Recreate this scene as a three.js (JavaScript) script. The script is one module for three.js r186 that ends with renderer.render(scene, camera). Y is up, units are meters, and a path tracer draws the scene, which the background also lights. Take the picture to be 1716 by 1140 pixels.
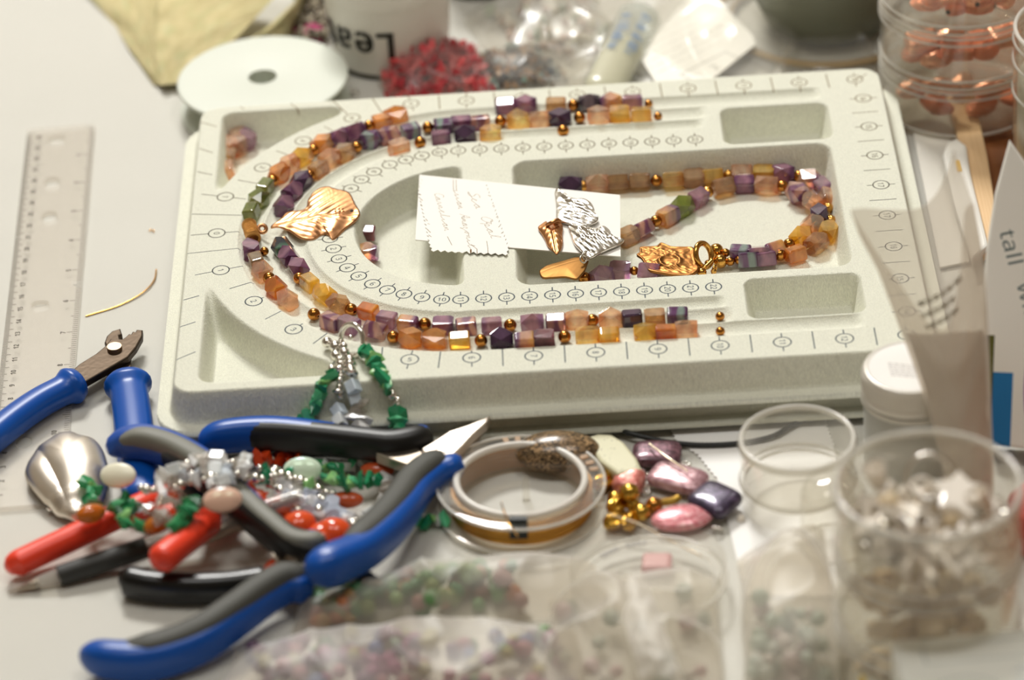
import * as THREE from 'three';
import { mergeGeometries, mergeVertices, toCreasedNormals } from 'three/addons/utils/BufferGeometryUtils.js';
import { RoundedBoxGeometry } from 'three/addons/geometries/RoundedBoxGeometry.js';
import { ConvexGeometry } from 'three/addons/geometries/ConvexGeometry.js';
import { ImprovedNoise } from 'three/addons/math/ImprovedNoise.js';
import { RectAreaLightUniformsLib } from 'three/addons/lights/RectAreaLightUniformsLib.js';

// ---------------------------------------------------------------- camera, lights, exposure
const scene = new THREE.Scene();
const IW = 1716, IH = 1140, FPX = 6095.866;
const camera = new THREE.PerspectiveCamera(THREE.MathUtils.radToDeg(2 * Math.atan(IH / 2 / FPX)), IW / IH, 0.05, 20);
camera.position.set(0.00492, 0.85323, 1.34326);
camera.rotation.set(-0.58177132, 0.0174009, -0.06952431, 'YXZ');
camera.focus = 1.545;
camera.userData.fStop = 5.2;
camera.updateMatrixWorld(true);
scene.add(camera);
const renderer = new THREE.WebGLRenderer({ antialias: true });
renderer.toneMapping = THREE.LinearToneMapping;
renderer.toneMappingExposure = 0.77;
renderer.shadowMap.enabled = true;
scene.background = new THREE.Color(0x000000);
RectAreaLightUniformsLib.init();
// the lamp over the workbench and the two ceiling fittings: where they hang, their size and their radiance
const LAMPS = [
  { p: [-0.36, 1.95, -1.6], s: [0.66, 0.4], k: 84, tilt: -0.68, c: [1, 0.985, 0.95] },
  { p: [-0.5, 2.42, 0.3], s: [0.6, 0.6], k: 8.2, tilt: 0, c: [1, 0.985, 0.95] },
  { p: [0.55, 2.42, 0.3], s: [0.6, 0.6], k: 8.2, tilt: 0, c: [1, 0.985, 0.95] },
];

// ---------------------------------------------------------------- helpers
const mm = 0.001, cm = 0.01, V = (x, y, z) => new THREE.Vector3(x, y, z), PI = Math.PI;
let seed = 7;
const rnd = () => { seed = (seed + 0x6d2b79f5) | 0; let t = Math.imul(seed ^ (seed >>> 15), 1 | seed); t = (t + Math.imul(t ^ (t >>> 7), 61 | t)) ^ t; return ((t ^ (t >>> 14)) >>> 0) / 4294967296; };
const rr = (a, b) => a + (b - a) * rnd(), pick = (a) => a[Math.floor(rnd() * a.length)];
const noise = new ImprovedNoise(), N3 = (x, y, z = 0.3) => noise.noise(x, y, z);
const { clamp, lerp, smoothstep } = THREE.MathUtils;
// the point of the room at height y that lies on the sight line of a picture point (so measured places become metres)
const _ray = V();
function at(u, v, y = 0) {
  _ray.set((u - IW / 2) / FPX, -(v - IH / 2) / FPX, -1).applyQuaternion(camera.quaternion);
  const t = (y - camera.position.y) / _ray.y;
  return camera.position.clone().addScaledVector(_ray, t);
}
const used = {};
const numbered = (n) => { used[n] = (used[n] ?? -1) + 1; return used[n] ? n + '_' + String(used[n]).padStart(3, '0') : n; };
function tag(o, label, category, group) {
  o.userData.label = label; o.userData.category = category; if (group) o.userData.group = group;
  return o;
}
function thing(name, label, category, pos, group) {
  const o = new THREE.Group(); o.name = numbered(name); o.position.copy(pos ?? V(0, 0, 0)); scene.add(o);
  return tag(o, label, category, group);
}
function part(name, geo, mat, parent, pos) {
  const m = new THREE.Mesh(geo, mat); m.name = name; m.castShadow = m.receiveShadow = true;
  if (pos) m.position.copy(pos);
  parent.add(m); return m;
}
function solo(name, label, category, geo, mat, pos, group) {
  const m = part(numbered(name), geo, mat, scene, pos); return tag(m, label, category, group);
}
function struct(name, geo, mat, pos) { const m = part(name, geo, mat, scene, pos); m.userData.kind = 'structure'; return m; }
const S3 = (r, g, b) => new THREE.Color().setRGB(r / 255, g / 255, b / 255, THREE.SRGBColorSpace);
const std = (c, roughness = 0.7, metalness = 0, x = {}) => new THREE.MeshStandardMaterial({ color: c, roughness, metalness, side: THREE.DoubleSide, ...x });
const phy = (c, o = {}) => new THREE.MeshPhysicalMaterial({ color: c, side: THREE.DoubleSide, ...o });
function canvasTex(w, h, draw, srgb = true) {
  const c = document.createElement('canvas'); c.width = w; c.height = h; draw(c.getContext('2d'), w, h);
  const t = new THREE.CanvasTexture(c); if (srgb) t.colorSpace = THREE.SRGBColorSpace;
  t.wrapS = t.wrapT = THREE.RepeatWrapping; return t;
}
function dataTex(w, h, f, srgb = false) {
  const d = new Uint8Array(w * h * 4);
  for (let y = 0; y < h; y++) for (let x = 0; x < w; x++) { const c = f(x, y), i = (y * w + x) * 4; d[i] = c[0]; d[i + 1] = c[1]; d[i + 2] = c[2]; d[i + 3] = 255; }
  const t = new THREE.DataTexture(d, w, h); t.magFilter = t.minFilter = THREE.LinearFilter; t.wrapS = t.wrapT = THREE.RepeatWrapping;
  if (srgb) t.colorSpace = THREE.SRGBColorSpace; t.needsUpdate = true; return t;
}
const grain = dataTex(256, 256, () => { const v = 60 + rnd() * 195; return [v, v, v]; });
function rep(t, sx, sy) { const c = t.clone(); c.repeat.set(sx, sy); c.needsUpdate = true; return c; }
const merge = (list) => mergeGeometries(list.map((g) => { const h = g.index ? g.toNonIndexed() : g; for (const k of Object.keys(h.attributes)) if (!['position', 'normal', 'uv'].includes(k)) h.deleteAttribute(k); if (!h.attributes.uv) h.setAttribute('uv', new THREE.BufferAttribute(new Float32Array(h.attributes.position.count * 2), 2)); return h; }));
const moved = (g, x, y, z) => g.clone().translate(x, y, z);
const smooth = (g, a = 0.6) => toCreasedNormals(g, a);
// tube through points with a radius that may vary along it
function tube(points, r, n = 8, seg, closed = false) {
  const c = new THREE.CatmullRomCurve3(points, closed, 'centripetal'), g = new THREE.TubeGeometry(c, seg ?? points.length * 6, 1, n, closed), p = g.attributes.position;
  const S = (seg ?? points.length * 6), rad = typeof r === 'function' ? r : () => r, ctr = V(), q = V();
  for (let i = 0; i <= S; i++) { c.getPointAt(Math.min(1, i / S), ctr); for (let j = 0; j <= n; j++) { const k = i * (n + 1) + j; q.fromBufferAttribute(p, k).sub(ctr).multiplyScalar(rad(i / S)).add(ctr); p.setXYZ(k, q.x, q.y, q.z); } }
  if (!closed) { const caps = [0, 1].map((e) => { const s = new THREE.SphereGeometry(rad(e), n, 6); const o = c.getPointAt(e); return s.translate(o.x, o.y, o.z); }); return merge([g, ...caps]); }
  return g;
}
// a swept bar: cross-section (list of [across, up]) carried along points in 3-D; up is the world's y unless given
function sweep(points, sectionAt, seg = 40, up = V(0, 1, 0), closedEnds = true) {
  const c = new THREE.CatmullRomCurve3(points, false, 'centripetal'), pos = [], idx = [], uv = [], P = V(), T = V(), A = V(), B = V(); let n = 0;
  for (let i = 0; i <= seg; i++) {
    const t = i / seg; c.getPointAt(t, P); c.getTangentAt(t, T); A.crossVectors(T, up).normalize(); B.crossVectors(A, T).normalize();
    const s = sectionAt(t); n = s.length;
    s.forEach(([a, b], j) => { pos.push(P.x + A.x * a + B.x * b, P.y + A.y * a + B.y * b, P.z + A.z * a + B.z * b); uv.push(t, j / n); });
  }
  for (let i = 0; i < seg; i++) for (let j = 0; j < n; j++) { const a = i * n + j, b = i * n + (j + 1) % n, d = a + n, e = b + n; idx.push(a, b, d, b, e, d); }
  if (closedEnds) for (const e of [0, seg]) { const k = pos.length / 3; let x = 0, y = 0, z = 0; for (let j = 0; j < n; j++) { x += pos[(e * n + j) * 3]; y += pos[(e * n + j) * 3 + 1]; z += pos[(e * n + j) * 3 + 2]; } pos.push(x / n, y / n, z / n); uv.push(0, 0); for (let j = 0; j < n; j++) { const a = e * n + j, b = e * n + (j + 1) % n; e ? idx.push(a, b, k) : idx.push(b, a, k); } }
  const g = new THREE.BufferGeometry(); g.setAttribute('position', new THREE.Float32BufferAttribute(pos, 3)); g.setAttribute('uv', new THREE.Float32BufferAttribute(uv, 2)); g.setIndex(idx); g.computeVertexNormals(); return g;
}
const oval = (w, h, n = 14, e = 2) => Array.from({ length: n }, (_, i) => { const a = i / n * 2 * PI, c = Math.cos(a), s = Math.sin(a); return [w * Math.sign(c) * Math.abs(c) ** (2 / e), h * Math.sign(s) * Math.abs(s) ** (2 / e)]; });
const lathe = (pts, n = 48) => new THREE.LatheGeometry(pts.map(([r, y]) => new THREE.Vector2(Math.max(r, 1e-5), y)), n);
// a sheet f(u, v) -> Vector3, n by m cells
function sheet(f, n, m) {
  const pos = [], uv = [], idx = [];
  for (let j = 0; j <= m; j++) for (let i = 0; i <= n; i++) { const p = f(i / n, j / m); pos.push(p.x, p.y, p.z); uv.push(i / n, j / m); }
  for (let j = 0; j < m; j++) for (let i = 0; i < n; i++) { const a = j * (n + 1) + i, b = a + 1, c = a + n + 1, d = c + 1; idx.push(a, c, b, b, c, d); }
  const g = new THREE.BufferGeometry(); g.setAttribute('position', new THREE.Float32BufferAttribute(pos, 3)); g.setAttribute('uv', new THREE.Float32BufferAttribute(uv, 2)); g.setIndex(idx); g.computeVertexNormals(); return g;
}
// the point on a sight line where it crosses the upright plane at depth z
function atZ(u, v, z) { _ray.set((u - IW / 2) / FPX, -(v - IH / 2) / FPX, -1).applyQuaternion(camera.quaternion); return camera.position.clone().addScaledVector(_ray, (z - camera.position.z) / _ray.z); }
function atP(u, v, p, n) { _ray.set((u - IW / 2) / FPX, -(v - IH / 2) / FPX, -1).applyQuaternion(camera.quaternion); return camera.position.clone().addScaledVector(_ray, p.clone().sub(camera.position).dot(n) / _ray.dot(n)); }
// a flat outline (pixel points lying on height y) made into a slab of thickness t; returned relative to its middle
function slab(points, t, bevel = 0, yTop = false) {
  const ctr = points.reduce((a, p) => a.add(p), V()).divideScalar(points.length), s = new THREE.Shape(points.map((p) => new THREE.Vector2(p.x - ctr.x, -(p.z - ctr.z))));
  const g = new THREE.ExtrudeGeometry(s, { depth: t - 2 * bevel, bevelEnabled: bevel > 0, bevelSize: bevel, bevelThickness: bevel, bevelSegments: 2, curveSegments: 8 });
  g.rotateX(-PI / 2).translate(0, bevel, 0); return [g, ctr];
}
// ---------------------------------------------------------------- the room and its lamps
const wallTan = std(0x9c9282, 0.95), wallPaint = std(0xe4dfd4, 0.95), plasterWhite = std(0xe6e2da, 0.95), floorTile = std(0x9b8f80, 0.6);
const FY = -0.74, CY = 2.46, RX = 2.2, RZ0 = -1.9, RZ1 = 2.4;
struct('floor', new THREE.BoxGeometry(2 * RX + 0.2, 0.1, RZ1 - RZ0 + 0.2), floorTile, V(0, FY - 0.05, (RZ0 + RZ1) / 2));
struct('ceiling', new THREE.BoxGeometry(2 * RX + 0.2, 0.1, RZ1 - RZ0 + 0.2), plasterWhite, V(0, CY + 0.05, (RZ0 + RZ1) / 2));
struct('wall_back', new THREE.BoxGeometry(2 * RX + 0.2, CY - FY, 0.1), wallPaint, V(0, (FY + CY) / 2, RZ0 - 0.05));
struct('wall_front', new THREE.BoxGeometry(2 * RX + 0.2, CY - FY, 0.1), wallTan, V(0, (FY + CY) / 2, RZ1 + 0.05));
struct('wall_left', new THREE.BoxGeometry(0.1, CY - FY, RZ1 - RZ0), wallTan, V(-RX - 0.05, (FY + CY) / 2, (RZ0 + RZ1) / 2));
struct('wall_right', new THREE.BoxGeometry(0.1, CY - FY, RZ1 - RZ0), wallTan, V(RX + 0.05, (FY + CY) / 2, (RZ0 + RZ1) / 2));
LAMPS.forEach(({ p, s, k, tilt, c }, i) => {
  const t = thing(i ? 'ceiling_light' : 'bench_lamp', i ? (i === 1 ? 'square ceiling light above the blue pliers side of the room' : 'square ceiling light above the copper jar side of the room') : 'long white lamp hanging over the far edge of the workbench', 'lamp', V(...p));
  t.rotation.x = tilt;
  const col = new THREE.Color(...c);
  part('housing', new RoundedBoxGeometry(s[0] + 0.03, 0.03, s[1] + 0.03, 2, 0.006), plasterWhite, t, V(0, 0.021, 0));
  const glow = std(0xffffff, 0.6, 0, { emissive: col, emissiveIntensity: Math.min(k, 3) });
  part('diffuser', new THREE.BoxGeometry(s[0], 0.006, s[1]), glow, t, V(0, 0.003, 0));
  if (!i) for (const x of [-0.22, 0.22]) part('suspension_rod', new THREE.CylinderGeometry(0.004, 0.004, 0.86, 8).rotateX(0.68).translate(0, 0.33, 0.27), plasterWhite, t, V(x, 0.03, 0));
  const L = new THREE.RectAreaLight(col, k, s[0], s[1]); L.position.set(0, -0.004, 0); L.rotation.x = -PI / 2; L.castShadow = true; t.add(L);
});
// ---------------------------------------------------------------- the table and its white cover
const wood = (() => {
  const map = dataTex(512, 512, (x, y) => { const g = N3(x / 9, y / 160, 1.7) * 0.5 + N3(x / 3, y / 90, 4.2) * 0.35 + N3(x / 60, y / 200, 8) * 0.6, k = clamp(0.55 + g * 0.5, 0, 1); return [lerp(92, 168, k), lerp(50, 104, k), lerp(20, 52, k)]; }, true);
  return std(0xffffff, 0.45, 0, { map: rep(map, 3, 3) });
})();
{
  const t = thing('table', 'brown wooden work table under the white cover', 'table', V(0, -0.0015, 0));
  part('table_top', new RoundedBoxGeometry(1.7, 0.035, 1.3, 2, 0.006), wood, t, V(0.05, -0.0175, 0.05));
  for (const [x, z] of [[-0.72, -0.52], [0.82, -0.52], [-0.72, 0.62], [0.82, 0.62]]) part('leg', new RoundedBoxGeometry(0.06, 0.704, 0.06, 2, 0.004), wood, t, V(x, -0.387, z));
  const paper = std(S3(211, 209, 200), 0.9, 0, { bumpMap: rep(grain, 60, 60), bumpScale: 0.00012 });
  const edge = (z) => at(1598, 250).x + (z + 0.18) * 0.03;
  const g = sheet((u, v) => { const z = lerp(-0.52, 0.6, v), x = lerp(-0.72, edge(z), u); return V(x, 0.00012 * (N3(x * 14, z * 30, 3) + 1) * (1 - smoothstep(u, 0.9, 1)) * 4 - 0.0004, z); }, 160, 110);
  solo('table_cover', 'white paper cover spread over the brown wooden table', 'table cover', g, paper, V(0, 0, 0));
}
// ---------------------------------------------------------------- the bead board (and the second one nested below it)
const H = 30.5 * mm, CX = -3.4 * cm, ZC = -0.15 * cm;
const sdBox = (x, z, cx, cz, hx, hz, r) => { const qx = Math.abs(x - cx) - hx + r, qz = Math.abs(z - cz) - hz + r; return Math.hypot(Math.max(qx, 0), Math.max(qz, 0)) + Math.min(Math.max(qx, qz), 0) - r; };
const stadium = (x, z) => x < CX ? Math.hypot(x - CX, z - ZC) : Math.abs(z - ZC);
const smax = (a, b, k) => { const h = clamp(0.5 + 0.5 * (a - b) / k, 0, 1); return lerp(b, a, h) + k * h * (1 - h); };
const GROOVES = [[7.43, 0.43, 7.4], [8.42, 0.55, 7.6], [9.48, 0.52, 12.9]];
const FL = 14 * mm, POCKET = 14.5 * mm, GD = 2.6 * mm;
function boardHeight(x, z) {
  let h = 0;
  const r = stadium(x, z), step = (d, a, b) => 1 - smoothstep(d, a, b);
  for (const [c, w, e] of GROOVES) { const t = Math.abs(r - c * cm) / (w * cm); if (t < 1) h -= GD * Math.pow(1 - t * t, 0.8) * (1 - smoothstep(x, (e - 0.5) * cm - Math.abs(r - c * cm) * 0.4, e * cm)); }
  const pockets = [
    sdBox(x, z, 10.53 * cm, -7.15 * cm, 2.42 * cm, 1.58 * cm, 5 * mm), sdBox(x, z, 10.55 * cm, 7.2 * cm, 2.42 * cm, 1.5 * cm, 5 * mm),
    sdBox(x, z, 5.7 * cm, -0.05 * cm, 7.05 * cm, 5.1 * cm, 7 * mm),
    smax(Math.hypot(x - CX, z - ZC) - 4.9 * cm, x - -3.65 * cm, 5 * mm),
    smax(sdBox(x, z, -11.8 * cm, -0.05 * cm, 2.75 * cm, 11.05 * cm, 6 * mm), 11.7 * cm - Math.hypot(x - CX, z - ZC), 5 * mm),
  ];
  for (const d of pockets) if (d < 0.002) h -= POCKET * step(d, -4.2 * mm, 0.8 * mm);
  return h - FL * smoothstep(sdBox(x, z, 0, 0, 156.7 * mm, 117.8 * mm, 10 * mm), -1.6 * mm, 2.4 * mm);
}
const boardGeo = (() => {
  const st = 0.62 * mm, nx = Math.ceil(330 / 0.62), nz = Math.ceil(252 / 0.62), pos = [], uv = [], nor = [], idx = [], keep = new Int32Array((nx + 1) * (nz + 1)).fill(-1);
  const out = (x, z) => sdBox(x, z, 0, 0, 164.2 * mm, 125.2 * mm, 17 * mm);
  for (let j = 0; j <= nz; j++) for (let i = 0; i <= nx; i++) {
    let x = (i - nx / 2) * st, z = (j - nz / 2) * st; const d = out(x, z);
    if (d > st * 1.5) continue;
    let y;
    if (d > 0) { const e = 1e-5, gx = (out(x + e, z) - out(x - e, z)) / (2 * e), gz = (out(x, z + e) - out(x, z - e)) / (2 * e); x -= gx * d; z -= gz * d; y = -FL - 2.6 * mm; nor.push(gx, 0.25, gz); }
    else { y = boardHeight(x, z); const e = 0.3 * mm; const a = (boardHeight(x + e, z) - boardHeight(x - e, z)) / (2 * e), b = (boardHeight(x, z + e) - boardHeight(x, z - e)) / (2 * e), l = Math.hypot(a, 1, b); nor.push(-a / l, 1 / l, -b / l); }
    keep[j * (nx + 1) + i] = pos.length / 3; pos.push(x, y, z); uv.push((x + 0.167) / 0.334, 1 - (z + 0.1275) / 0.255);
  }
  for (let j = 0; j < nz; j++) for (let i = 0; i < nx; i++) { const a = keep[j * (nx + 1) + i], b = keep[j * (nx + 1) + i + 1], c = keep[(j + 1) * (nx + 1) + i], d = keep[(j + 1) * (nx + 1) + i + 1]; if (a >= 0 && c >= 0 && b >= 0) idx.push(a, c, b); if (b >= 0 && c >= 0 && d >= 0) idx.push(b, c, d); }
  const g = new THREE.BufferGeometry(); g.setAttribute('position', new THREE.Float32BufferAttribute(pos, 3)); g.setAttribute('normal', new THREE.Float32BufferAttribute(nor, 3)); g.setAttribute('uv', new THREE.Float32BufferAttribute(uv, 2)); g.setIndex(idx); return g;
})();
const boardPrint = canvasTex(2048, 1564, (c, w, h) => {
  const k = w / 33.4; // canvas pixels per centimetre
  c.fillStyle = '#e6e6d6'; c.fillRect(0, 0, w, h);
  // faint uneven flocking
  for (let i = 0; i < 9000; i++) { c.fillStyle = `rgba(${rnd() < 0.5 ? '120,118,100' : '245,244,236'},${rr(0.02, 0.09)})`; c.fillRect(rnd() * w, rnd() * h, rr(2, 9), rr(1, 4)); }
  const im = c.getImageData(0, 0, w, h), px = im.data; for (let i = 0; i < px.length; i += 4) { const q = (rnd() + rnd() - 1) * 20; px[i] += q; px[i + 1] += q; px[i + 2] += q * 0.9; } c.putImageData(im, 0, 0);
  const X = (x) => (x + 16.7) * k, Z = (z) => (z + 12.75) * k;
  const ink = (z) => { const f = clamp((z + 10) / 16, 0, 1); return `rgb(${lerp(98, 26, f) | 0},${lerp(72, 40, f) | 0},${lerp(26, 58, f) | 0})`; };
  const line = (x0, z0, x1, z1, s = 0.036) => { c.strokeStyle = ink(z0); c.lineWidth = s * k; c.lineCap = 'round'; c.beginPath(); c.moveTo(X(x0), Z(z0)); c.lineTo(X(x1), Z(z1)); c.stroke(); };
  const mark = (n, x, z, dx, dz, a, b, R = 0.34) => { // a numbered ring; (dx, dz) points outwards, ticks of a and b cm on both sides
    c.strokeStyle = c.fillStyle = ink(z); c.lineWidth = 0.042 * k; c.beginPath(); c.arc(X(x), Z(z), R * k, 0, 2 * PI); c.stroke();
    line(x + dx * R, z + dz * R, x + dx * (R + a), z + dz * (R + a)); line(x - dx * R, z - dz * R, x - dx * (R + b), z - dz * (R + b));
    c.save(); c.translate(X(x), Z(z)); c.rotate(n > 10 || Math.abs(dx) < 0.01 ? (n === 10 && R < 0.34 ? (dz < 0 ? PI : 0) : PI / 2) : Math.atan2(dz, dx) - PI / 2); c.font = `${0.36 * k}px sans-serif`; c.textAlign = 'center'; c.textBaseline = 'middle'; c.fillText(String(n), 0, 0); c.restore();
  };
  // inner scale in centimetres: measured ring centres
  const inBottom = [[-9.38, .43], [-9.21, 1.28], [-8.96, 2.13], [-8.59, 2.89], [-8.09, 3.61], [-7.5, 4.29], [-6.86, 4.84], [-6.16, 5.24], [-5.4, 5.58], [-4.57, 5.84]];
  const inTop = [null, null, null, [-8.54, -3.68], [-8.08, -4.4], [-7.53, -5.01], [-6.84, -5.55], [-6.12, -5.88], [-5.4, -6.16], [-4.6, -6.38]];
  const radial = (x, z) => { const a = x - -3.4, b = z - -0.15, l = Math.hypot(a, b); return [a / l, b / l]; };
  inBottom.forEach(([x, z], i) => mark(i + 1, x, z, ...radial(x, z), 0.2, 0.22, 0.33));
  inTop.forEach((p, i) => p && mark(i + 1, p[0], p[1], ...radial(...p), 0.15, 0.25, 0.33));
  for (const [x, z, n] of [[-8.85, -2.75, 3], [-9.1, -1.95, 2], [-9.3, -1.1, 1]]) mark(n, x, z, ...radial(x, z), 0.2, 0.22, 0.33);
  for (let n = 11; n <= 22; n++) { const x = -3.77 + (n - 11) * 0.964; mark(n, x, 5.93 + (n - 11) * 0.018, 0, 1, 0.25, 0.25, 0.33); mark(n, x, -6.42 + (n - 11) * 0.027, 0, -1, 0.22, 0.25, 0.33); }
  // outer scale in inches round the outside
  const outer = [[0, -14.34, -0.58], [1, -14.1, -3.62], [2, -12.54, -5.97], [3, -10.78, -8.14], [4, -8.59, -9.93], [1, -14.02, 2.47], [2, -12.51, 5.09], [3, -10.75, 7.45]];
  outer.forEach(([n, x, z], i) => { const [dx, dz] = n === 0 ? [-1, 0.03] : radial(x, z); mark(n, x, z, dx, dz, n < 2 ? 0.75 : 0.0, n > 1 ? 0.15 : 0.6, 0.36); });
  for (let n = 5; n <= 13; n++) { const x = n * 2.54 - 18.6, zb = 10.25 + clamp(n - 5, 0, 2) * 0.14 + 0.02 * clamp(n - 7, 0, 5), zt = -10.92 + 0.03 * (n - 5); mark(n, x, zb, n === 5 ? -0.18 : 0, 1, 0.3, 0.28, 0.36); mark(n, x, zt, n === 5 ? -0.18 : 0, -1, n > 6 ? 0.2 : 0.35, 0.3, 0.35); if (n > 5) { line(x - 1.27, zb - 0.66, x - 1.27 + (n === 6 ? -0.1 : 0), zb + 0.6); line(x - 1.27, zt - 0.6, x - 1.22, zt + 0.62); } }
  for (const s of [-1, 1]) line(15.0, s * 11.1, 14.9 - 0.55, s * 10.55); // corner strokes by the 13s
  for (let i = 0; i < 8; i++) { const z = (i - 3.5) * 2.54, n = i < 4 ? 14 + i : 21 - i; mark(n, 14.62, z, 1, 0, 0.25, 0.25, 0.35); if (i < 7) line(14.0, z + 1.27, 15.15, z + 1.25); }
  // the half-inch strokes down the curved end
  const L = (a, b, c2, d) => { const p = at(a, b, H), q = at(c2, d, H); line(p.x / cm, p.z / cm, q.x / cm, q.z / cm); };
  for (const s of [[322, 359, 408, 361], [315, 425, 402, 416], [399, 302, 433, 308], [334, 204, 363, 212], [334, 249, 356, 256], [331, 288, 355, 293], [389, 171, 409, 183], [482, 170, 500, 183], [557, 168, 582, 191], [624, 165, 640, 189], [463, 253, 481, 259], [543, 212, 557, 219],
    [308, 503, 333, 496], [302, 548, 327, 540], [296, 603, 327, 590], [385, 484, 425, 472], [345, 637, 369, 623], [451, 633, 471, 618], [525, 576, 548, 559], [445, 535, 474, 520], [541, 625, 561, 606], [640, 595, 641, 582]]) L(...s);
});
const flock = phy(0xffffff, { map: boardPrint, roughness: 1, bumpMap: rep(grain, 9, 7), bumpScale: 0.0004, specularIntensity: 0.2 });
const flockPlain = phy(S3(212, 212, 196), { roughness: 1, bumpMap: rep(grain, 9, 7), bumpScale: 0.0004, specularIntensity: 0.2 });
solo('bead_board', 'grey flocked bead design board with numbered scales and beads in its grooves', 'bead board', boardGeo, flock, V(0, H, 0));
solo('bead_board', 'second grey bead board nested underneath the upper one with only its rim showing', 'bead board', boardGeo, flockPlain, V(0, H - 10 * mm, 0));
// ---------------------------------------------------------------- beads
// a box with cut corners: t = 0 diamond faces, t near 0.8 a cube with small cut corners; long axis x
const beadShape = (l, w, t, j = 0.06) => {
  const pts = [], q = () => 1 + rr(-j, j);
  for (const a of [-1, 1]) for (const b of [-1, 1]) for (const c of t < 0.02 ? [0] : [-t, t]) { pts.push(V(a * q() * l / 2, b * q() * w / 2, c * w / 2 * q()), V(a * l / 2 * q(), c * w / 2, b * w / 2 * q()), V(c * l / 2 * q(), a * w / 2 * q(), b * w / 2 * q())); }
  const g = new ConvexGeometry(pts), p = g.attributes.position, uv = new Float32Array(p.count * 2);
  for (let i = 0; i < p.count; i++) { uv[2 * i] = p.getX(i) / l * 0.8 + 0.5; uv[2 * i + 1] = (p.getY(i) + 0.6 * p.getZ(i)) / w * 0.4 + 0.5; }
  g.setAttribute('uv', new THREE.BufferAttribute(uv, 2)); return g;
};
const BL = 8.5 * mm, BW = 6.1 * mm;
const tumbled = () => { const l = BL * rr(0.95, 1.05), w = BW * rr(0.95, 1.05), g = new RoundedBoxGeometry(l, w, w, 3, rr(0.9, 1.5) * mm), p = g.attributes.position, a = rr(-0.12, 0.12), b = rr(-0.12, 0.12); const uv = new Float32Array(p.count * 2); for (let i = 0; i < p.count; i++) { const x = p.getX(i), y = p.getY(i) * (1 + a * x / l), z = p.getZ(i) * (1 + b * x / l); p.setXYZ(i, x, y, z); uv[2 * i] = x / l * 0.8 + 0.5; uv[2 * i + 1] = (y + 0.6 * z) / w * 0.4 + 0.5; } g.setAttribute('uv', new THREE.BufferAttribute(uv, 2)); g.computeVertexNormals(); return g; };
const CUBES = Array.from({ length: 5 }, (_, i) => i < 4 ? tumbled() : beadShape(BL, BW, rr(0.7, 0.8), 0.03)), NUGGETS = Array.from({ length: 6 }, () => beadShape(9.3 * mm, 6.9 * mm, rr(0.05, 0.3), 0.07));
const ball = (r, h = 0.2) => { const pts = []; for (let i = 0; i <= 16; i++) { const a = lerp(h, PI - h, i / 16); pts.push([r * Math.sin(a), -r * Math.cos(a)]); } pts.unshift([r * Math.sin(h) * 0.95, 0], [r * Math.sin(h), -r * Math.cos(h)]); pts.push([r * Math.sin(h) * 0.95, 0]); return lathe(pts, 24).rotateZ(PI / 2); };
const BALL = ball(2.7 * mm), BALL_S = ball(1.95 * mm), BALL_L = ball(3.1 * mm, 0.14);
const fluted = (() => { const g = new THREE.SphereGeometry(2.7 * mm, 48, 16), p = g.attributes.position; for (let i = 0; i < p.count; i++) { const a = Math.atan2(p.getZ(i), p.getX(i)), k = 1 - 0.09 * (0.5 + 0.5 * Math.cos(a * 12)) * (1 - (p.getY(i) / 2.7 / mm) ** 2); p.setXYZ(i, p.getX(i) * k, p.getY(i) * 0.95, p.getZ(i) * k); } g.computeVertexNormals(); return g.rotateZ(PI / 2); })();
const bronze = phy(S3(186, 126, 60), { metalness: 1, roughness: 0.2 }), brass = phy(S3(206, 154, 78), { metalness: 1, roughness: 0.16 }), silver = phy(S3(232, 228, 220), { metalness: 1, roughness: 0.14 }), roseGold = phy(S3(212, 156, 110), { metalness: 1, roughness: 0.3 });
// stone: banded colour along the bead with cloudy noise, partly clear
const STONES = {};
function stone(key, cols, trans, words) {
  const s = rnd() * 90, map = dataTex(64, 64, (x, y) => {
    const u = x / 63 + N3(x / 20, y / 20, s) * 0.2, f = clamp(u, 0, 0.999) * (cols.length - 1), i = Math.floor(f), k = smoothstep(f - i, 0.25, 0.75), c = cols[i], d = cols[Math.min(i + 1, cols.length - 1)], v = 1.06 + 0.14 * N3(x / 14, y / 14, s + 5) + 0.06 * N3(x / 5, y / 5, s + 9);
    return [0, 1, 2].map((n) => clamp(255 * Math.pow(clamp(lerp(c[n], d[n], k) * v / 255, 0, 1), 0.86), 0, 255));
  }, true);
  STONES[key] = { mat: phy(0xffffff, { map, roughness: 0.08, transmission: Math.min(0.78, trans + 0.14), thickness: 0, ior: 1.5, specularIntensity: 1.3, clearcoat: 0.6, clearcoatRoughness: 0.03 }), words };
}
stone('P', [[118, 70, 102], [162, 112, 134], [110, 66, 100]], 0.35, 'purple');
stone('D', [[58, 36, 62], [80, 52, 80], [48, 32, 54]], 0.3, 'dark purple');
stone('L', [[178, 138, 160], [190, 152, 160], [164, 124, 154]], 0.5, 'mauve');
stone('O', [[216, 150, 72], [226, 164, 88], [206, 132, 58]], 0.5, 'orange');
stone('R', [[226, 158, 50], [214, 128, 52], [196, 96, 52]], 0.45, 'burnt orange');
stone('Y', [[228, 186, 82], [234, 200, 110], [220, 172, 66]], 0.55, 'yellow');
stone('T', [[200, 164, 120], [212, 180, 138], [188, 146, 104]], 0.6, 'clear tan');
stone('E', [[232, 192, 158], [238, 206, 176], [226, 178, 140]], 0.6, 'clear peach');
stone('G', [[150, 152, 84], [128, 140, 62], [164, 160, 104]], 0.5, 'olive green');
stone('A', [[236, 204, 140], [242, 214, 160], [226, 182, 112]], 0.75, 'clear amber');
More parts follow.
